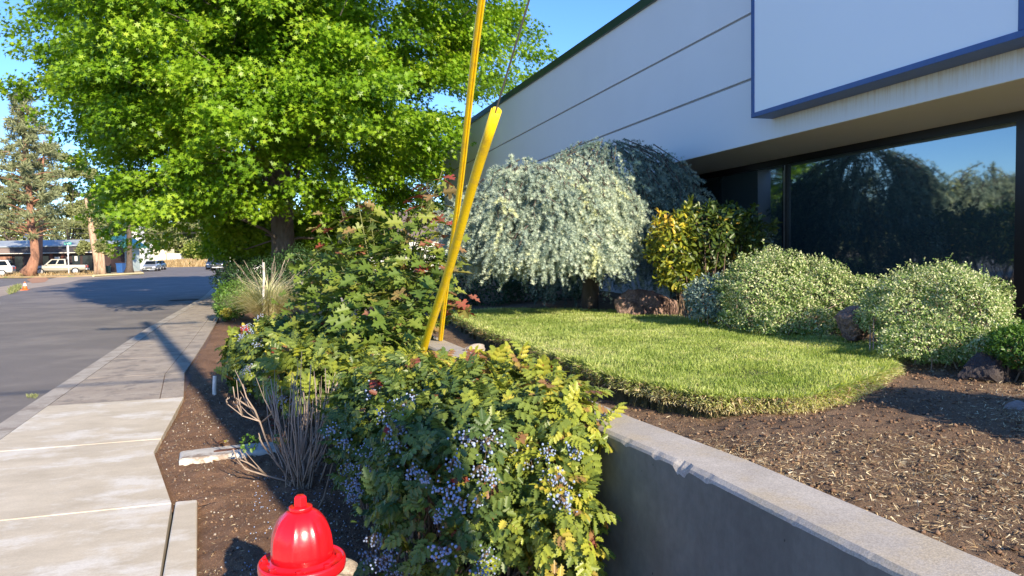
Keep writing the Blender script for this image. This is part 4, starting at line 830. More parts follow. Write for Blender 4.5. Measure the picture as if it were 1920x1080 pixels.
for path in ([(552, 902), (520, 870), (497, 820), (487, 790), (455, 780), (427, 758)], [(487, 790), (470, 765), (440, 745), (437, 725)], [(497, 815), (478, 770), (462, 745), (455, 720)], [(487, 795), (510, 775), (500, 755)], [(550, 905), (500, 892), (460, 880), (443, 858), (437, 842)], [(500, 890), (465, 868), (450, 862)], [(455, 780), (445, 760), (452, 745)], [(545, 900), (505, 850), (490, 830), (485, 812)], [(556, 900), (530, 850), (525, 800), (515, 740)], [(427, 758), (424, 750)], [(600, 905), (612, 870), (607, 850), (618, 820)]):
    pts = [at(x_, y_, 5.55-.05*i+g.normal()*.02) for i, (x_, y_) in enumerate(path)]; twig(pts, .0085, 2, 1)
b.build('branches', M['grey_stem'], tw, tb_)
shrub_leaves('foliage', [((-.35, 6.1, .25), (.08, .1, .07)), ((-.12, 5.9, .3), (.04, .05, .05))], 60, HL, (.02, .02), M['bright_leaf'], tw, tb_, 143)
# fallen red and orange leaves on bed soil
gl_ = np.random.default_rng(151); m_ = 60; x = gl_.uniform(-.7, .4, m_); y = gl_.uniform(6.5, 9.5, m_); P = np.stack([x, y, bedz(x, y)+.012], -1)
tag(scatter('fallen_leaves', HL, P, rdir(gl_, m_)*np.array([1, 1, .2]), rdir(gl_, m_)*.4+np.array([0, 0, 1]), .05+.03*gl_.random(m_), .9+.1*gl_.random(m_), M['mahonia']), 'scattered red and orange fallen leaves on the bed soil', 'leaves', kind='stuff')
fb = np.random.default_rng(152); m_ = 500; x = fb.uniform(-.3, .9, m_); y = fb.uniform(3.0, 6.0, m_)
tvb = [(0, 0, .5), (.5, 0, 0), (0, .5, 0), (-.5, 0, 0), (0, -.5, 0), (0, 0, -.5)]; tfb = [(0, 1, 2), (0, 2, 3), (0, 3, 4), (0, 4, 1), (5, 2, 1), (5, 3, 2), (5, 4, 3), (5, 1, 4)]
tag(scatter('fallen_berries', (tvb, tfb), np.stack([x, y, bedz(x, y)+.006], -1), rdir(fb, m_), rdir(fb, m_), .009+.003*fb.random(m_), fb.random(m_), M['berry2']), 'fallen dusty blue berries on the soil around the hedge', 'berries', kind='stuff')
# ------------------------------------------------------------ plants further along the bed
def sprigs(E, n, org, seed, L_=.12):
    g = np.random.default_rng(seed); P, Nn = ell_sample(g, E, n, .93, .12, .35, seed, org[2]+.1); PP = []; TT = []; NN = []
    for p, nn in zip(P, Nn):
        d = unit(nn+np.array([0, 0, .7])+g.normal(size=3)*.35); l = L_*g.uniform(.5, 1.3); k = max(4, int(l/.009))
        u = g.random(k)[:, None]; PP.append(p+d*l*u); TT.append(d*.6+rdir(g, k)*.9); NN.append(rdir(g, k)+d*.3)
    return np.concatenate(PP), np.concatenate(TT), np.concatenate(NN)
def simple_shrub(nm, lab, cat, base, E, n, tm, size, mat, seed, grp=None, inner=.7, nst=20, rndf=None, bumps=.12, stem=None, up=.1, droop=.1, spr=0, sl_=.12):
    t = thing(nm, lab, cat, base, 0, grp); shrub_leaves('foliage', E, n, tm, size, mat, t, base, seed, inner, bumps, up, droop, None, rndf, base[2]+.02, extra=sprigs(E, spr, base, seed+2, sl_) if spr else None)
    if nst: stems('stems', E, nst, base, stem or M['stem'], t, base, seed+1)
    return t
OV = leaf_t(OVAL, .2, .12); OB = leaf_t(OBOV, .2, .15)
def E_px(L_): return [(at(x_, y_, d_), (wpx(rx, d_), ry, wpx(rz, d_))) for x_, y_, d_, rx, ry, rz in L_]
simple_shrub('leafy_shrub', 'bright green shrub in the sun at the pavement edge before the tree shade', 'shrub', tuple(onz(430, 600, 0)), E_px([(440, 560, 20, 38, .6, 34), (425, 575, 19.5, 22, .4, 25)]), 5000, OV, (.05, .03), M['bright_leaf'], 201)
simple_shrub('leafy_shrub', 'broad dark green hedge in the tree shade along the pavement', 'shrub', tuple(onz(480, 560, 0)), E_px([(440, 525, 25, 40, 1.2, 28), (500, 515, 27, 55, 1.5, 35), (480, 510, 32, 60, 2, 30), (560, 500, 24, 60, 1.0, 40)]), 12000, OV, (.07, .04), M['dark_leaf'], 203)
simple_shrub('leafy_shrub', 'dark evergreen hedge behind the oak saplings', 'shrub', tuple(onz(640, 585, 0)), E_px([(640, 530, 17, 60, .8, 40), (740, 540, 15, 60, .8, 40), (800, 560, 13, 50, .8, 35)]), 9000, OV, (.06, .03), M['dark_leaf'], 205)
simple_shrub('leafy_shrub', 'small orange tinged plant at the foot of the bright green shrub', 'shrub', tuple(onz(425, 596, 0)), E_px([(424, 586, 19, 9, .15, 6)]), 250, OV, (.05, .03), M['mahonia'], 207, rndf=lambda P, Nn, g: g.uniform(.82, .95, len(P)), nst=5)
fg = onz(505, 612, 0); ft = thing('fountain_grass', 'tuft of arching pale fountain grass glowing in the sun by the pavement', 'grass tuft', fg)
g = np.random.default_rng(211); m_ = 1900; a = g.random(m_)*6.28; t0 = .1+1.15*g.random(m_)**.8
tmA = ([(-.5, 0, 0), (.5, 0, 0), (.45, .35, .06), (.3, .7, .02), (0, 1, -.22), (-.3, .7, .02), (-.45, .35, .06)], [[0, 1, 2, 6], [6, 2, 3, 5], [5, 3, 4]]); tmA = ((np.array(tmA[0])*np.array([.016, 1, 1.4])).tolist(), tmA[1])
P = fg+np.stack([np.cos(a)*.16*g.random(m_), np.sin(a)*.16*g.random(m_), 0*a], -1); T = np.stack([np.cos(a)*t0, np.sin(a)*t0, 1+0*a], -1); NN = np.stack([-np.cos(a), -np.sin(a), t0], -1)
scatter('blades', tmA, P, T, NN, .75+.8*g.random(m_), .6+.25*g.normal(size=m_), M['fountain'], ft, fg)
b = MB()
for i in range(22):
    a1 = g.random()*6.28; t1 = .15+.5*g.random(); L_ = g.uniform(1.0, 1.65); q = fg+np.array([math.cos(a1)*t1*L_*.4, math.sin(a1)*t1*L_*.4, L_*.55]); e = fg+np.array([math.cos(a1)*t1*L_*1.1, math.sin(a1)*t1*L_*1.1, L_*.93]); b.tube([fg, q, e], [.0035, .003, .0025], 4); b.tube([e, e+(e-q)*.3], [.007, .003], 5)
b.build('seed_stems', M['drygrass'].copy() if False else M['tan'], ft, fg)
# ------------------------------------------------------------ weeping blue cedar
cb = np.array([4.1, 10.0, .75]); ced = thing('weeping_cedar', 'dense weeping blue cedar draped like a silvery mop before the office wall', 'tree', cb)
g = np.random.default_rng(221)
PP = []; TT = []; RR = []; b = MB(); b.smc = True
b.tube([cb+np.array(v) for v in ((0, 0, -.1), (.05, 0, .6), (-.25, -.1, 1.2), (.0, .0, 1.6), (.15, .05, 1.9))], [.14, .12, .10, .07, .03], 10)
b.tube([cb+np.array(v) for v in ((.05, 0, .6), (.6, .2, 1.3), (.75, .5, 1.7))], [.09, .07, .03], 8)
b.tube([cb+np.array(v) for v in ((-.25, -.1, 1.2), (-.8, -.3, 1.9), (-1.0, -.4, 2.0))], [.08, .06, .04], 8)
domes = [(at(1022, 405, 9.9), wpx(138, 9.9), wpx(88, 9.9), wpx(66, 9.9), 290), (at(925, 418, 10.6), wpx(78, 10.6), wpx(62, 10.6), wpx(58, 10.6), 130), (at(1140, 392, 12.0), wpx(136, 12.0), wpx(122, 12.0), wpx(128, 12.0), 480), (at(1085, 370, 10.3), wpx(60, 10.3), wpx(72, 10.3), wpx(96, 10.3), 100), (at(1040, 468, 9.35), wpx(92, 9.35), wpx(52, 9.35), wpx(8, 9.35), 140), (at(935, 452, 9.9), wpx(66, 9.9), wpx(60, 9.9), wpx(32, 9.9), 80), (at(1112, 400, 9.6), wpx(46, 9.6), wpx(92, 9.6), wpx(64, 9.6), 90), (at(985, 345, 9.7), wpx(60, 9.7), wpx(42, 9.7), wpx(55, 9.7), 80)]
camd = lambda c: unit(CAM-c)
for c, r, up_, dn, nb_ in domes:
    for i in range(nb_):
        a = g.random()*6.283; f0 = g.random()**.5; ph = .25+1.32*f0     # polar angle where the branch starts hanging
        rr = r*(1+.09*math.sin(a*5+c[0])+.06*math.sin(a*11+2)+.09*g.normal()); start = math.acos(1-g.random()*.9)*.9
        pts = []; ph_ = start*.5; x = 0
        L_ = dn+.10*g.normal()-(.12 if f0 < .3 else 0); k = 12
        for j in range(k+1):
            ph_ = start+(1.571-start)*min(1, j/5); hz = 0 if j <= 5 else (j-5)/7
            rad = rr*math.sin(ph_)*(1-.10*hz**2)+.02*math.sin(j*1.3+i); z = up_*math.cos(ph_)*(1+.05*math.sin(a*7))-hz*L_
            pts.append(c+np.array([math.cos(a+.05*math.sin(j+i))*rad, math.sin(a+.05*math.sin(j+i))*rad, z]))
        if g.random() < .8: cut = g.integers(8, 13); pts = pts[:cut]
        pts = np.array(pts)+unit(g.normal(size=3))*.10*g.random()+np.cumsum(g.normal(size=(len(pts), 3))*.014, 0)
        if i % 2 == 0: b.tube(pts[::2], [.010, .008, .007, .006, .005, .004, .003][:len(pts[::2])], 4, False)
        tone = .5+.13*g.normal()+(.35 if g.random() < .10 else 0)-(.32 if c[1] > 11 else 0)  # rear dome's needles toned down: its shade is painted into the colour
        seg = np.linalg.norm(np.diff(pts, axis=0), axis=1); tot = seg.sum(); ns = int(tot/.028); u = np.sort(g.random(ns))*tot; cs = np.concatenate([[0], np.cumsum(seg)])
        idx = np.clip(np.searchsorted(cs, u)-1, 0, len(seg)-1); fr2 = (u-cs[idx])/seg[idx]; p = pts[idx]+(pts[idx+1]-pts[idx])*fr2[:, None]; tg = unit(pts[idx+1]-pts[idx])
        outw = unit(p-c); p = p+g.normal(size=p.shape)*.022
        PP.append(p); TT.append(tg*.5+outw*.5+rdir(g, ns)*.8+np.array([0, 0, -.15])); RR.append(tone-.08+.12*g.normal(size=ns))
        for j in range(2, len(pts), 1):
            if g.random() < .35: continue
            ow = unit(pts[j]-c); bd = unit(ow*g.uniform(.3, 1.1)+g.normal(size=3)*.45+np.array([0, 0, -.35])); bl = g.uniform(.10, .27); nb2 = int(bl/.013); u = np.linspace(.1, 1, nb2)[:, None]
            q = pts[j]+bd*u*bl+np.array([0, 0, -1.0])*(u**2)*bl*.55+g.normal(size=(nb2, 3))*.007
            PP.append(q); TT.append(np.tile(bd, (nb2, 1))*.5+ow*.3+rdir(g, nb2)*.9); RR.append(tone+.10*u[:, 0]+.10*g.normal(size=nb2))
for x_, y_, d2 in ((1117, 300, 11.6), (1168, 300, 12.0), (1060, 320, 10.2), (1240, 340, 12.0), (1275, 370, 11.9), (1215, 330, 12)):
    q0 = at(x_, y_, d2); q1 = at(x_+g.normal()*8, y_-34, d2); nn2 = 90; u = g.random(nn2); PP.append(q0+(q1-q0)*u[:, None]+g.normal(size=(nn2, 3))*.02*(1.2-u[:, None])); TT.append(rdir(g, nn2)+np.array([0, 0, .7])); RR.append(.3+.1*g.normal(size=nn2))
P = np.concatenate(PP); T = np.concatenate(TT); RR = np.concatenate(RR); m_ = len(P); print('cedar tufts', m_)
tv = []; tf = []; gt = np.random.default_rng(9)
for i in range(9):
    a = i*2.399; el = .25+.55*gt.random(); dx, dy, dz = math.cos(a)*math.cos(el), math.sin(el), math.sin(a)*math.cos(el); px_, pz_ = -math.sin(a)*.085, math.cos(a)*.085; n0 = len(tv)
    tv += [(px_, 0, pz_), (-px_, 0, -pz_), (dx-px_*.4, dy, dz-pz_*.4), (dx+px_*.4, dy, dz+pz_*.4)]; tf.append([n0, n0+1, n0+2, n0+3])
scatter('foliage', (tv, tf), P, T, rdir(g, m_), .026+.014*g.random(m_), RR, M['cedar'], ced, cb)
b.build('branches', M['bark'], ced, cb)
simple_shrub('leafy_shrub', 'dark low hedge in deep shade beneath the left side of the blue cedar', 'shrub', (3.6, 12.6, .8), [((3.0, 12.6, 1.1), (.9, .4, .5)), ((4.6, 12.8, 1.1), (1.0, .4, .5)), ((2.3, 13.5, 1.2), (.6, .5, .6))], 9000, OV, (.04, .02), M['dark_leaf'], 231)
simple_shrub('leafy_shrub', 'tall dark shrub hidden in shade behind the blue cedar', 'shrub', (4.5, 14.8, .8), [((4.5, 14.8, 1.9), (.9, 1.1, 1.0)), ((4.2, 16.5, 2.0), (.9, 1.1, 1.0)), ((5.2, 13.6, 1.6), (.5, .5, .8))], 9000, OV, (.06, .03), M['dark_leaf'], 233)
# ------------------------------------------------------------ golden shrub and its neighbour
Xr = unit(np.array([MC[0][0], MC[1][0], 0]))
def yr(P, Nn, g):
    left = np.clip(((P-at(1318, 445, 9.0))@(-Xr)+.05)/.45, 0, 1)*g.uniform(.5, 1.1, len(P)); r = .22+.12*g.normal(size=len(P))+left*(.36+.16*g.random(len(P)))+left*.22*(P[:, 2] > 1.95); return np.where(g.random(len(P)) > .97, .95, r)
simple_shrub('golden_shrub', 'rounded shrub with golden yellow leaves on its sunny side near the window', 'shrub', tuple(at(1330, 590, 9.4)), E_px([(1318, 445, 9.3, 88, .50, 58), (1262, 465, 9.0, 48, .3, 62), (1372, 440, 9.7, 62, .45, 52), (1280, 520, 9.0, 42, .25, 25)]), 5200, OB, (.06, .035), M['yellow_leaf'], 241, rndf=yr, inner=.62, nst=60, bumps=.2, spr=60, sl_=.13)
simple_shrub('leafy_shrub', 'small dark blue-green shrub behind the golden shrub', 'shrub', tuple(at(1415, 560, 10.2)), E_px([(1412, 450, 10.0, 34, .3, 42)]), 2600, OV, (.028, .015), M['cedar'], 243, nst=12, rndf=lambda P, Nn, g: .15+.15*g.normal(size=len(P)))
simple_shrub('leafy_shrub', 'low blue-green shrub in shade left of the variegated mound', 'shrub', tuple(at(1330, 600, 8.1)), E_px([(1335, 560, 8.0, 50, .3, 42)]), 4200, OV, (.028, .015), M['cedar'], 245, nst=12, rndf=lambda P, Nn, g: .3+.2*g.normal(size=len(P)))
# variegated euonymus mounds
def er(P, Nn, g): return .43+.25*g.normal(size=len(P))+.10*Nn[:, 2]
simple_shrub('variegated_shrub', 'wide mound of cream and green variegated leaves left of the upright boulder', 'shrub', tuple(at(1480, 622, 7.5)), E_px([(1440, 552, 7.6, 92, .50, 76), (1530, 560, 7.5, 78, .45, 68), (1600, 565, 7.3, 52, .35, 48), (1385, 575, 7.9, 45, .35, 50), (1500, 600, 7.2, 80, .30, 38)]), 46000, OV, (.017, .012), M['euonymus'], 251, 'variegated shrubs beside the lawn', .80, 90, er, .17, M['grey_stem'], spr=170, sl_=.10)
simple_shrub('variegated_shrub', 'rounded mound of cream and green variegated leaves right of the upright boulder', 'shrub', tuple(at(1750, 680, 5.7)), E_px([(1755, 578, 6.0, 122, .42, 78), (1805, 600, 5.7, 80, .35, 88), (1690, 590, 6.1, 62, .35, 62), (1745, 640, 5.5, 95, .28, 40), (1820, 650, 5.3, 52, .22, 34)]), 46000, OV, (.015, .010), M['euonymus'], 253, 'variegated shrubs beside the lawn', .80, 80, er, .17, M['grey_stem'], spr=170, sl_=.10)
for k, (x_, y_, d_) in enumerate(()): pass
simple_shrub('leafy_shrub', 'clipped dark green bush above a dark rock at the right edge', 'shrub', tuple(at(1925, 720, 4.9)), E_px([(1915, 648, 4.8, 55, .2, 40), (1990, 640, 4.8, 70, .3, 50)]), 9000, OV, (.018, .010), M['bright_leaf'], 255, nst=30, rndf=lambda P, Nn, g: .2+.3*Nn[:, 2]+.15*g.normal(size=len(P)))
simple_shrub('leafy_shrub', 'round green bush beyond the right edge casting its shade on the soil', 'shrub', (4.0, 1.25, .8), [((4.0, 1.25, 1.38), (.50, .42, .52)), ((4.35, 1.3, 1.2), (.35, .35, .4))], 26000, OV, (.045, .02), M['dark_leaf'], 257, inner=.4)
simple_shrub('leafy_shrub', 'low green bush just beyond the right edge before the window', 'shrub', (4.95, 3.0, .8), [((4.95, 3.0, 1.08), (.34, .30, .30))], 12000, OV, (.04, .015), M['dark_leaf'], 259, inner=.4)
# ------------------------------------------------------------ far side: verge, mound, buildings
def tuft(name, lab, px_list, n, h, mat, sd, z=-.08, w_=.05):
    g = np.random.default_rng(sd); P = []
    poly = np.array([onz(x_, y_, z)[:2] for x_, y_ in px_list]); lo, hi = poly.min(0), poly.max(0)
    while sum(map(len, P)) < n:
        q = lo+(hi-lo)*g.random((n, 2)); q = q[in_poly(q[:, 0], q[:, 1], poly) > 0]; P.append(q)
    q = np.concatenate(P)[:n]; P = np.concatenate([q, np.full((n, 1), z)], 1); tm = ((np.array(BLADE[0])*np.array([w_/h, 1, 1])).tolist(), BLADE[1])
    tag(scatter(name, tm, P, rdir(g, n)*.6+np.array([0, 0, 1]), rdir(g, n), h*(.4+.9*g.random(n)), .5+.3*g.normal(size=n), mat), lab, 'dry grass', kind='stuff')
tuft('verge_grass', 'dry tawny grass on the verge under the pines', [(205, 513), (150, 516), (60, 518), (-40, 519), (-40, 513), (60, 512), (200, 509)], 9000, .35, M['drygrass'], 301, 0)
tuft('shoulder_weeds', 'green and dry weeds at the edge of the gravel shoulder', [(16, 553), (30, 548), (40, 541), (36, 537), (18, 545)], 500, .28, M['olive'], 303)
tuft('kerb_weed', 'small weed growing at the kerb', [(47, 746), (52, 740), (72, 741), (68, 748)], 160, .035, M['olive'], 305, -.09, .006)
# dry grass mound beyond the junction
m0 = MB(); mc = at(345, 497, 150); gy = np.random.default_rng(7); nn_ = 24; vs = []
for j in range(9):
    for i in range(nn_): a = i*6.283/nn_; f = j/8; vs.append((mc[0]+math.cos(a)*9.5*f, mc[1]+math.sin(a)*6*f, -.12+1.0*(1-f**2)**1.2+gy.normal()*.04))
m0.smc = True; m0.add(vs, [(j*nn_+i, j*nn_+(i+1) % nn_, (j+1)*nn_+(i+1) % nn_, (j+1)*nn_+i) for j in range(8) for i in range(nn_)]); struct(m0.build('dry_mound', M['verge']))
g = np.random.default_rng(307); n = 9000; a = g.random(n)*6.28; f = g.random(n)**.5; P = np.stack([mc[0]+np.cos(a)*9.5*f, mc[1]+np.sin(a)*6*f, -.12+1.0*(1-f**2)**1.2], -1)
tag(scatter('mound_grass', ((np.array(BLADE[0])*np.array([.2, 1, 1])).tolist(), BLADE[1]), P, rdir(g, n)*.6+np.array([0, 0, 1]), rdir(g, n), .4+.5*g.random(n), .6+.3*g.normal(size=n), M['drygrass']), 'tawny dry grass covering the low mound beyond the junction', 'dry grass', kind='stuff')
tuft('corner_grass', 'dry grass strip at the corner below the stop sign', [(418, 503), (440, 512), (470, 520), (500, 512), (490, 500), (440, 497)], 5000, .35, M['drygrass'], 309, -.05)
# parking lot behind the hedge
struct(MB().add([(-5.0, 34, -.06), (60, 34, -.06), (60, 96, -.06), (-5.6, 96, -.06)], [(0, 1, 2, 3)]).build('parking_lot', M['road']))
RZ = R(-16.5)
def local(px_, d_): return gnd(px_, d_)
M['metal_roof'] = surf('blue_grey_metal_roof', (.32, .36, .38), (.46, .50, .51), .7, .45, 0, 0, stretch=(3, 1, 1))
M['shop_dark'] = surf('dark_shop_wall', (.022, .014, .014), (.06, .03, .026), 1.2, .7, 0, 0)
M['mansard'] = surf('dark_mansard', (.030, .028, .036), (.05, .046, .055), 1.0, .6, 0, 0, .005, (.12, .09, .085), .25)
M['mansard2'] = flat('taupe_mansard', (.22, .17, .15), .7)
M['white'] = surf('white_paint', (.68, .67, .64), (.76, .75, .72), 2, .7, 0, 0)
M['cream'] = surf('cream_stucco', (.68, .62, .40), (.75, .69, .48), .6, .8, 0, 0)
M['stucco'] = surf('pale_stucco', (.60, .56, .48), (.70, .66, .58), .8, .85, 0, 0)
M['teal'] = flat('teal_metal', (.13, .42, .36), .4)
M['green_wall'] = surf('pale_green_siding', (.36, .43, .41), (.45, .52, .50), .8, .7, 0, 0)
M['dark_glass'] = flat('dark_window', (.015, .02, .025), .08)
M['brown_roof'] = surf('brown_shingle', (.13, .10, .085), (.22, .175, .15), 3, .9, 0, 0)
M['sand_wall'] = surf('sand_wall', (.50, .40, .29), (.58, .47, .35), .8, .85, 0, 0)
M['red_brick'] = surf('red_brick_panel', (.14, .045, .03), (.22, .08, .05), 2, .8, 0, 0)
d_ = 94; sc = d_/F
sh = thing('shop_building', 'long low dark shop with blue-grey metal roof behind the pines', 'building', local(0, d_), RZ)
X0, X1 = -14, 203*sc; zR0 = zpx(462.5, d_, 100)+.1; zF = zpx(474.5, d_, 100)+.1; H_ = zpx(450, d_, 100)+.1
MB().bb(X0, X1, .6, 4.5, 0, zF).build('wall', M['shop_dark'], sh)
MB().bb(X0, 20*sc, -.1, 4.5, zF, zR0).build('mansard_panel', M['mansard2'], sh)
MB().bb(20*sc, X1, -.1, 4.5, zF, zR0).build('mansard_panel', M['mansard'], sh)
MB().bb(X0, X1, -.16, -.102, zF-.03, zF+.06).build('fascia_trim', M['stucco'], sh)
b = MB(); b.add([(X0, -.3, zR0), (X1, -.3, zR0), (X1, 4.4, H_), (X0, 4.4, H_), (X0, -.3, zR0+.12), (X1, -.3, zR0+.12), (X1, 4.4, H_+.12), (X0, 4.4, H_+.12)], [(3, 2, 1, 0), (4, 5, 6, 7), (0, 1, 5, 4), (1, 2, 6, 5), (2, 3, 7, 6), (3, 0, 4, 7)]); b.build('roof', M['metal_roof'], sh)
for x0, x1 in ((-9, -7), (-5.5, -3.5), (-1, 1.2), (22*sc, 37*sc), (68*sc, 86*sc), (130*sc, 145*sc), (150*sc, 168*sc)): MB().bb(x0, x1, .56, .599, .3, zF-.35).build('window', M['dark_glass'], sh)
for x0 in (60, 88, 110): MB().bb(x0*sc, (x0+6)*sc, .57, .5995, 0, zF-.1).build('brick_pier', M['red_brick'], sh)
MB().bb(-30*sc, 17*sc, .2, .58, zF-.75, zF-.35).build('awning', M['pine_bark'], sh)
b = MB(); b.tube([(33*sc, 2, zR0+.1), (33*sc, 2, zR0+1.25)], .12, 8); b.lathe([(.05, 0), (.38, .05), (.3, .35), (.12, .55)], 12, (33*sc, 2, zR0+1.2)); b.build('roof_vent', M['white'], sh)
MB().bb(98*sc, 107*sc, .50, .558, 1.75, 2.15).build('window_sign', M['white'], sh); MB().bb(120.5*sc, 123.5*sc, .50, .558, 1.65, 2.1).build('window_sign', M['white'], sh); MB().bb(135.5*sc, 140.5*sc, .50, .558, 1.6, 2.2).build('window_sign', M['white'], sh)
# gabled green building at its end
d_ = 98; sc = d_/F; gh = thing('gabled_building', 'pale green end building with teal gabled roof beside the dark shop', 'building', local(225, d_), RZ)
zt = zpx(458, d_, 220)+.1; zp = zpx(438, d_, 220)+.1
b = MB(); b.prism([(-1.35, 0), (1.6, 0), (1.6, 2), (-1.35, 2)], 0, zt-.003); b.build('wall', M['green_wall'], gh)
b = MB(); b.add([(-3.1, -.4, zt-.5), (0, -.4, zp), (2.6, -.4, zt-.3), (-3.1, 2.2, zt-.5), (0, 2.2, zp), (2.6, 2.2, zt-.3), (-3.1, -.4, zt-.7), (2.6, -.4, zt-.5), (-3.1, 2.2, zt-.7), (2.6, 2.2, zt-.5)], [(0, 1, 4, 3), (1, 2, 5, 4), (0, 6, 7, 2, 1), (3, 4, 5, 9, 8), (6, 0, 3, 8), (2, 7, 9, 5), (6, 8, 9, 7)]); b.build('roof', M['teal'], gh)
MB().bb(-3.0, -1.36, .5, 2.0, 0, zt-.71).build('side_wall', M['shop_dark'], gh)
# white stucco building with arched recess
d_ = 125; sc = d_/F; wh = thing('stucco_building', 'tall white stucco building with arched openings behind the dark trunk', 'building', local(257, d_), RZ)
z1 = zpx(455, d_, 257)+.1; z2 = zpx(424, d_, 257)+.1
MB().bb(-14*sc, 12*sc, 0, 3, 0, z1).build('wall', M['white'], wh)
MB().bb(-14*sc, 0*sc, .5, 3, z1, z2).build('upper_wall', M['white'], wh)
for x0 in (-3.5, 4.5): b = MB(); w2 = 1.1*sc; b.bb((x0-1.1)*sc, (x0+1.1)*sc, -.05, -.002, .0, z1*.72).build('arch_recess', M['mansard2'], wh)
b = MB(); b.prism([(math.cos(t)*3.2*sc, math.sin(t)*3.2*sc) for t in np.linspace(0, math.pi, 12)], 0, .06); o_ = b.build('arch_window', M['dark_glass'], wh); o_.location = (1.5*sc, -.01, z1*.74); o_.rotation_euler = (R(90), 0, 0)
d_ = 165; sc = d_/F; ch_ = thing('cream_building', 'flat-roofed cream wall building at the end of the side street', 'building', local(300, d_), RZ)
zt = zpx(467, d_, 300)+.1; zb = zpx(497, d_, 300)+.1
MB().bb(-36*sc, 12*sc, 0, 4, 0, zt).build('wall', M['cream'], ch_); MB().bb(-36*sc, -20*sc, 1.5, 4, zt, zt+1.1).build('roof_box', M['mansard2'], ch_); MB().tube([(-17*sc, 1, zt), (-17*sc, 1, zt+.9)], .12, 6).build('roof_vent', M['white'], ch_)
fn = thing('white_fence', 'short run of white fence right of the cream building', 'fence', local(322, 163), RZ)
b = MB()
for i in range(16): b.bb(-8*sc+i*.19, -8*sc+i*.19+.17, 0, .04, 0, zpx(475, 163, 335)+.1-(.05 if i % 2 else 0))
b.build('boards', M['white'], fn); MB().bb(-8*sc, -8*sc+3.1, .041, .1, .5, .6).build('rail', M['white'], fn)
M['orange'] = flat('orange_plastic', (.75, .16, .03), .5)
ob_ = thing('orange_barrier', 'low faded orange barrier before the cream wall', 'barrier', local(314, 158), RZ); b = MB(); b.prism([(-1.0, 0), (1.0, 0), (1.0, .35), (-1.0, .35)], 0, .35); b.prism([(-.95, .1), (.95, .1), (.95, .25), (-.95, .25)], .35, 1.1); b.build('barrier_body', M['needles'], ob_, bevel=.03)
# beige house behind the stop sign
def house(px_, d_, w_, dp, h, hp, wallm, roofm, lab, wins, nm='house', gx=False):
    t = thing(nm, lab, 'house', local(px_, d_), RZ); MB().bb(-w_/2, w_/2, 0, dp, 0, h-.003).build('wall', wallm, t)
    o = .4; b = MB()
    if gx: v_ = [(-w_/2-o, -o, h-.1), (w_/2+o, -o, h-.1), (w_/2+o, dp+o, h-.1), (-w_/2-o, dp+o, h-.1), (0, -o, hp), (0, dp+o, hp)]; b.add(v_, [(0, 4, 5, 3), (4, 1, 2, 5), (0, 1, 4), (2, 3, 5), (3, 2, 1, 0)])
    else: v_ = [(-w_/2-o, -o, h-.1), (w_/2+o, -o, h-.1), (w_/2+o, dp+o, h-.1), (-w_/2-o, dp+o, h-.1), (-w_/2-o, dp/2, hp), (w_/2+o, dp/2, hp)]; b.add(v_, [(0, 1, 5, 4), (2, 3, 4, 5), (0, 4, 3), (1, 2, 5), (3, 2, 1, 0)])
    b.build('roof', roofm, t)
    for x0, z0, ww, hh in wins:
        f_ = MB().bb(x0-ww/2-.08, x0+ww/2+.08, -.04, -.002, z0-.08, z0+hh+.08).build('window', M['white'], t); MB().bb(x0-ww/2, x0-.04, -.05, -.041, z0, z0+hh).bb(x0+.04, x0+ww/2, -.05, -.041, z0, z0+hh).build('pane', M['dark_glass'], f_)
    return t
house(520, 88, 3.4, 6, 3.4, 4.6, M['sand_wall'], M['brown_roof'], 'small beige house with white framed window beyond the hedge', [(-1.0, .9, .9, 1.1)])
house(632, 62, 6, 7, 3.0, 4.2, M['sand_wall'], M['brown_roof'], 'sunlit tan building glimpsed behind the oak leaves', [])
house(725, 50, 7.0, 8, 2.9, 4.9, M['white'], M['brown_roof'], 'house with brown shingle roof glimpsed under the shade tree', [(2, 1, 1, 1)])
# signs
M['sign_green'] = flat('street_sign_teal', (.05, .40, .32), .4)
M['sign_red'] = flat('stop_sign_red', (.60, .02, .03), .35)
M['sign_white'] = flat('sign_white', (.80, .80, .78), .4)
d_ = 82; ss = thing('street_sign', 'teal street name sign on a white post in front of the shop', 'street sign', local(128, d_), RZ)
zt = zpx(459, d_, 128)+.1
MB().tube([(0, 0, 0), (0, 0, zt)], .05, 8).build('post', M['sign_white'], ss)
MB().bb(-.40, .40, -.02, .02, zt+.02, zt+.27).build('sign_plate', M['sign_green'], ss)
MB().bb(-.09, .12, -.03, -.015, zt-1.05, zt-.15).build('side_sign', M['sign_white'], ss)
def text(body, size, loc, mat, parent, name='lettering'):
    cu = bpy.data.curves.new(name, 'FONT'); cu.body = body; cu.size = size; cu.align_x = 'CENTER'; cu.align_y = 'CENTER'; cu.extrude = .004
    o = bpy.data.objects.new('tmp', cu); COL.objects.link(o); dg = bpy.context.evaluated_depsgraph_get(); me = bpy.data.meshes.new_from_object(o.evaluated_get(dg)); bpy.data.objects.remove(o)
    me.materials.clear(); me.materials.append(mat); q = bpy.data.objects.new(name, me); COL.objects.link(q); q.parent = parent; q.location = loc; q.rotation_euler = (R(90), 0, 0); return q
text('COMES', .19, (0, -.026, zt+.145), M['sign_white'], ss)
d_ = 98; sp = thing('stop_sign', 'red octagonal stop sign on a thin post at the junction', 'stop sign', local(431.5, d_), RZ); zc = zpx(468, d_, 432)+.1
MB().tube([(0, 0, 0), (0, 0, zc+.3)], .035, 8).build('post', M['sign_white'], sp)
oc = [(math.cos(R(22.5+45*k))*.40, math.sin(R(22.5+45*k))*.40) for k in range(8)]
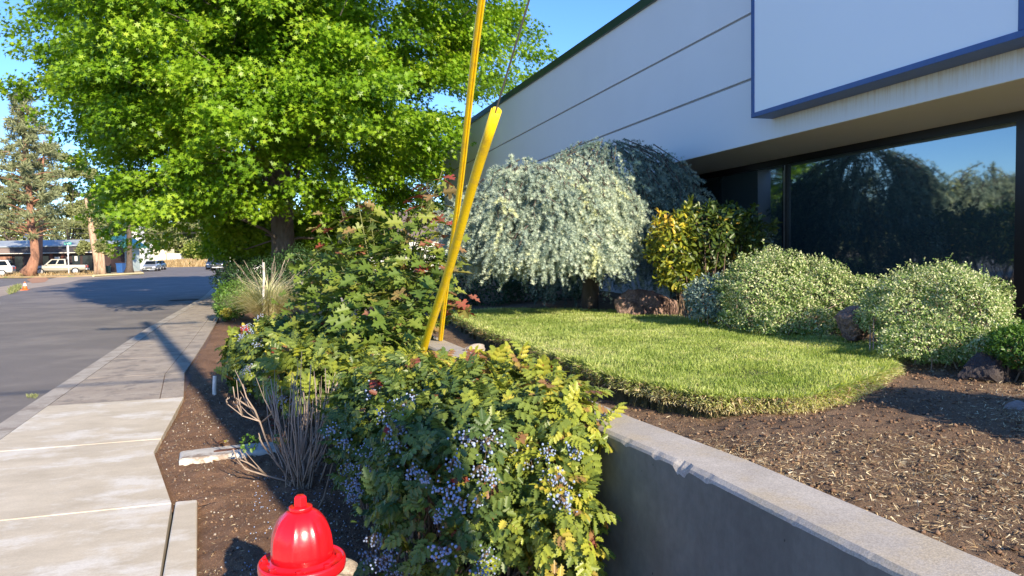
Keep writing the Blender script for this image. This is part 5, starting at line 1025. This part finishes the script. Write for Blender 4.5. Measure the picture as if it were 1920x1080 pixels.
o_ = MB().prism(oc, 0, .02).build('sign_rim', M['sign_white'], sp); o_.location = (0, -.04, zc); o_.rotation_euler = (R(90), 0, 0)
o_ = MB().prism([(x_*.94, y_*.94) for x_, y_ in oc], 0, .01).build('sign_face', M['sign_red'], sp); o_.location = (0, -.062, zc); o_.rotation_euler = (R(90), 0, 0)
text('STOP', .27, (0, -.078, zc), M['sign_white'], sp)
# cones
def cone(loc, h, lab):
    t = thing('traffic_cone', lab, 'traffic cone', loc); b = MB(); b.bb(-.2*h/.5, .2*h/.5, -.2*h/.5, .2*h/.5, 0, .04).build('base', M['orange'], t)
    b = MB(); b.smc = True; b.lathe([(.14*h/.5, .04), (.10*h/.5, .5*h)], 16).build('lower_cone', M['orange'], t); MB().lathe([(.102*h/.5, .5*h), (.06*h/.5, .8*h)], 16).build('reflective_band', M['sign_white'], t); MB().lathe([(.06*h/.5, .8*h), (.03*h/.5, h)], 16).build('tip', M['orange'], t)
p = onz(47, 544, -.1); cone((p[0], p[1], -.095), .50, 'small orange cone with white band on the gravel shoulder')
cone(gnd(432.5, 94), .75, 'orange cone at the foot of the stop sign')
# carts
def cart(px_, d_, col, lab, s_=1):
    t = thing('recycling_cart', lab, 'cart', local(px_, d_), RZ); b = MB(); b.box((0, 0, .62*s_), (.62*s_, .7*s_, 1.0*s_), taper=1.15).build('cart_body', col, t, bevel=.03); MB().box((0, -.02, 1.17*s_), (.76*s_, .86*s_, .09*s_)).build('lid', col, t, bevel=.02)
    for sx_ in (-1, 1): MB().tube([(sx_*.30*s_-.03, .3*s_, .13*s_), (sx_*.30*s_+.03, .3*s_, .13*s_)], .13*s_, 12).build('wheel', M['black_metal'], t)
M['cart_blue'] = flat('cart_blue', (.03, .10, .30), .4); M['cart_green'] = flat('cart_green', (.03, .09, .06), .4)
cart(226, 89, M['cart_blue'], 'blue recycling cart against the pale green wall', 1.05)
cart(200, 87, M['cart_green'], 'dark green cart left of the blue recycling cart', .8)
tag(MB().tube([gnd(467, 60), (at(467, 474, 60))], .10, 8).build('wooden_post', M['pine_bark']), 'rust coloured post beyond the hedge near the white car', 'post')
tag(MB().tube([gnd(461, 64), (at(461, 478, 64))], .12, 8).build('wooden_post', M['sand_wall']), 'tan post left of the rust coloured post', 'post')
for k, (y0, y1) in enumerate(((411, 418), (424, 428), (434, 437))):
    tag(MB().tube([at(-60+x_*1.0, y0+(y1-y0)*x_/400+2*math.sin(x_/400*3.14), 88+k*3) for x_ in np.linspace(0, 460, 12)], .025, 4).build('overhead_cable', M['steel']), ['highest distant wire strung past the pines', 'middle distant wire strung past the pines', 'lowest distant wire just above the shop roof'][k], 'cable')
# ------------------------------------------------------------ vehicles (local frame: +y is the front)
M['tyre'] = flat('tyre', (.02, .02, .02), .9); M['rim'] = flat('alloy', (.55, .55, .55), .3, .8); M['lamp'] = flat('headlight', (.75, .77, .8), .15); M['tail'] = flat('tail_light', (.45, .02, .02), .3); M['carglass'] = flat('car_glass', (.015, .022, .03), .06); M['carglass'].node_tree.nodes['Principled BSDF'].inputs['Specular IOR Level'].default_value = .25
M['plate'] = flat('number_plate', (.75, .75, .65), .5); M['trim'] = flat('car_trim', (.03, .03, .03), .6)
def paint(nm, c, metal=.4): m_ = flat(nm, c, .3, metal); m_.node_tree.nodes['Principled BSDF'].inputs['Coat Weight'].default_value = .6; return m_
def car(nm, lab, cat, loc, rz, col, kind='sedan', grp=None, bumper=None):
    t = thing(nm, lab, cat, loc, rz, grp)
    K = {'sedan': dict(L=4.7, W=.9, st=[(-2.35, .42, .82, .78), (-2.2, .28, .98, .86), (-1.3, .22, 1.0, .9), (0, .2, .95, .9), (1.2, .22, .93, .9), (2.0, .26, .80, .86), (2.28, .34, .66, .76), (2.35, .40, .58, .68)], gh=((-1.9, 1.25), (-1.15, .35), 1.42, .96), ax=(-1.4, 1.42), r=.33),
         'suv': dict(L=4.6, W=.93, st=[(-2.3, .5, 1.0, .84), (-2.22, .38, 1.08, .92), (-1.0, .3, 1.1, .93), (.9, .3, 1.08, .93), (1.8, .34, 1.02, .9), (2.2, .42, .85, .86), (2.3, .5, .7, .78)], gh=((-2.2, 1.2), (-1.85, .5), 1.75, 1.08), ax=(-1.35, 1.4), r=.37),
         'pickup': dict(L=5.3, W=.95, st=[(-2.65, .55, 1.02, .88), (-2.6, .48, 1.08, .93), (-1.0, .42, 1.10, .94), (0, .4, 1.10, .95), (1.2, .42, 1.10, .95), (2.2, .44, 1.02, .93), (2.58, .5, .92, .88), (2.66, .55, .75, .8)], gh=((-.80, 1.40), (-.70, .65), 1.76, 1.09), ax=(-1.65, 1.70), r=.40)}[kind]
    b = MB(); vs = []
    for y, z0, z1, hw in K['st']:
        m_ = z0+(z1-z0)*.55; vs += [(hw*.86, y, z0), (hw, y, z0+.12), (hw*1.01, y, m_), (hw*.96, y, z1-.07), (hw*.84, y, z1), (-hw*.84, y, z1), (-hw*.96, y, z1-.07), (-hw*1.01, y, m_), (-hw, y, z0+.12), (-hw*.86, y, z0)]
    n = 10; ns = len(K['st']); b.add(vs, [(i*n+k, (i+1)*n+k, (i+1)*n+(k+1) % n, i*n+(k+1) % n) for i in range(ns-1) for k in range(n)]+[tuple(range(n)), tuple(range((ns-1)*n, ns*n))[::-1]])
    b.build('body', col, t, bevel=.03)
    (b0, b1), (t0, t1), zt, zb = K['gh']; W = K['W']; bw, tw = W*.86, W*.70
    def gp(u, v, s):          # point on the side of the greenhouse
        y0, y1 = b0+(t0-b0)*v, b1+(t1-b1)*v; return (s*(bw+(tw-bw)*v), y0+(y1-y0)*u, zb-.05+(zt-zb+.05)*v)
    b = MB(); b.add([gp(0, 0, -1), gp(0, 0, 1), gp(1, 0, 1), gp(1, 0, -1), gp(0, 1, -1), gp(0, 1, 1), gp(1, 1, 1), gp(1, 1, -1)], [(3, 2, 1, 0), (4, 5, 6, 7), (0, 1, 5, 4), (1, 2, 6, 5), (2, 3, 7, 6), (3, 0, 4, 7)]); b.build('cabin', col, t, bevel=.04)
    def pane(nm_, pts, off): b = MB(); q = [(p[0]+off[0], p[1]+off[1], p[2]+off[2]) for p in pts]; b.add(q+[(p[0], p[1], p[2]) for p in pts], [(0, 1, 2, 3), (3, 2, 1, 0), (0, 4, 5, 1), (1, 5, 6, 2), (2, 6, 7, 3), (3, 7, 4, 0)]); b.build(nm_, M['carglass'], t)
    for s in (-1, 1):
        for u0, u1 in ((.08, .44), (.50, .90)): pane('side_window', [gp(u0, .18, s), gp(u1, .18, s), gp(u1-.02, .85, s), gp(u0+.02, .85, s)], (s*.012, 0, .004))
    pane('windscreen', [gp(1, .12, -.9), gp(1, .12, .9), gp(1, .9, .88), gp(1, .9, -.88)], (0, .015, .012)); pane('rear_window', [gp(0, .2, -.9), gp(0, .2, .9), gp(0, .88, .88), gp(0, .88, -.88)], (0, -.015, .01))
    for s in (-1, 1):
        for ay in K['ax']:
            r_ = K['r']; x = s*(W-.10); wh_ = MB(); wh_.smc = False; wh_.tube([(x-s*.12, ay, r_), (x+s*.09, ay, r_), (x+s*.115, ay, r_)], [r_, r_, r_*.9], 24); w_o = wh_.build('wheel', M['tyre'], t)
            MB().tube([(x+s*.10, ay, r_), (x+s*.125, ay, r_), (x+s*.13, ay, r_)], [r_*.68, r_*.66, r_*.3], 12).build('rim', M['rim'], w_o)
            ar = MB(); ar.smc = False; ar.tube([(x-s*.2, ay, r_+.03), (x+s*.075+.0, ay, r_+.03)], [r_*1.18]*2, 24); ar.build('wheel_arch', M['trim'], t)
        yf = K['st'][-2][0]; zl = K['st'][-2][2]-.12; MB().box((s*W*.68, yf-.02, zl), (.36, .16, .16), rz=-s*.25).build('headlight', M['lamp'], t, bevel=.03)
        yb = K['st'][0][0]; MB().box((s*W*.76, yb+.03, K['st'][1][2]-.2), (.2, .14, .24)).build('tail_light', M['tail'], t, bevel=.02)
        MB().box((s*(W+.09), b1-.30, zb+.05), (.18, .12, .14)).build('mirror', col, t, bevel=.03)
    yf = K['st'][-1][0]; z_ = K['st'][-1][2]
    MB().box((0, yf-.01, z_-.10), (.86, .08, .16)).build('grille', M['trim'], t, bevel=.02)
    MB().box((0, yf-.03, z_-.32), (1.5, .16, .16)).build('front_bumper', bumper or col, t, bevel=.04)
    MB().box((0, yf+.055, z_-.30), (.3, .02, .13)).build('number_plate', M['plate'], t)
    if kind == 'pickup':
        MB().bb(-W*.78, W*.78, -2.55, -.86, 1.085, 1.103).build('bed_liner', M['trim'], t)
        MB().bb(-W*.85, W*.85, -2.82, -2.64, .5, .68).build('rear_bumper', M['rim'], t, bevel=.03)
    return t
P_sil = paint('silver_paint', (.32, .35, .38), .3); P_tan = paint('champagne_paint', (.36, .33, .27), .15); P_blue = paint('dark_blue_paint', (.04, .07, .13)); P_wht = paint('white_car_paint', (.55, .55, .54), 0); P_dark = paint('charcoal_paint', (.05, .055, .065)); P_lb = paint('light_blue_paint', (.30, .42, .58))
L0 = lambda px_, d_, y=None: tuple(np.array(gnd(px_, d_))+np.array([0, 0, .002]))
car('parked_pickup', 'champagne crew cab pickup parked side-on between the pine and the street sign', 'pickup truck', (*gnd(111, 83.0)[:2], .02), R(95), P_tan, 'pickup')
car('parked_suv', 'white car at the left edge seen from behind the tall pine', 'car', (*gnd(-22, 80)[:2], .0), R(97), P_wht, 'suv')
car('silver_sedan', 'silver sedan facing the viewer on the far side of the junction', 'car', L0(284, 104), R(180), P_sil, 'sedan')
car('parked_car', 'dark blue car half hidden behind the silver sedan', 'car', L0(296, 114), R(180), P_blue, 'sedan')
car('dark_pickup', 'charcoal pickup with chrome front facing the viewer at the junction', 'pickup truck', L0(411, 102), R(180), P_dark, 'pickup', bumper=M['rim'])
car('parked_suv', 'dark blue sport utility vehicle beside and behind the charcoal pickup', 'car', L0(400, 111), R(180), P_blue, 'suv')
car('parked_car', 'white sedan parked side-on beyond the dark hedge', 'car', L0(486, 70), R(95), P_wht, 'sedan')
car('parked_car', 'white car among the trees behind the dry grass mound', 'car', (*at(355, 484, 172)[:2], .6), RZ+R(80), P_wht, 'suv')
car('parked_car', 'second white car right of the one behind the mound', 'car', (*at(382, 484, 172)[:2], .6), RZ+R(80), P_wht, 'sedan')
car('parked_car', 'light blue car glimpsed through the oak leaves', 'car', (*gnd(612, 32)[:2], -.06), RZ+R(150), P_lb, 'suv')
# ------------------------------------------------------------ what the window mirrors: the far side of the street
t = house(0, 30, 12, 8, 3.6, 5.0, M['white'], M['pine_bark'], 'white building with tiled roof across the street beyond the left edge', [(2, 1, 1.2, 1.4)], 'house')
t.location = (-24, 24, -.1); t.rotation_euler = (0, 0, R(80))
for i, (x_, y_, h_, mt) in enumerate(((-19, 33, 3.6, 'far_dark'), (-24, 42, 6.5, 'olive'), (-21, 52, 6, 'far_dark'), (-34, 58, 9, 'olive'), (-36, 40, 6.5, 'far_dark'), (-44, 26, 7, 'olive'))):
    bgtree('street_tree', ['dark tree across the street beyond the left edge', 'tall olive tree across the street', 'dark tree further up across the street', 'tall olive tree behind the dark trees across the street', 'dark tree beside the white building across the street', 'olive tree behind the white building across the street'][i], 'tree', (x_, y_, -.1), [((0, 0, h_*.62), (h_*.28, h_*.28, h_*.3)), ((1, .5, h_*.8), (h_*.18, h_*.18, h_*.2)), ((-1.5, 0, h_*.45), (h_*.2, h_*.2, h_*.15))], 3500, .2, M[mt], M['bark'], (.025*h_, h_*.7), 30, 401+i, cl=.08*h_)
print('objects', len(bpy.data.objects))
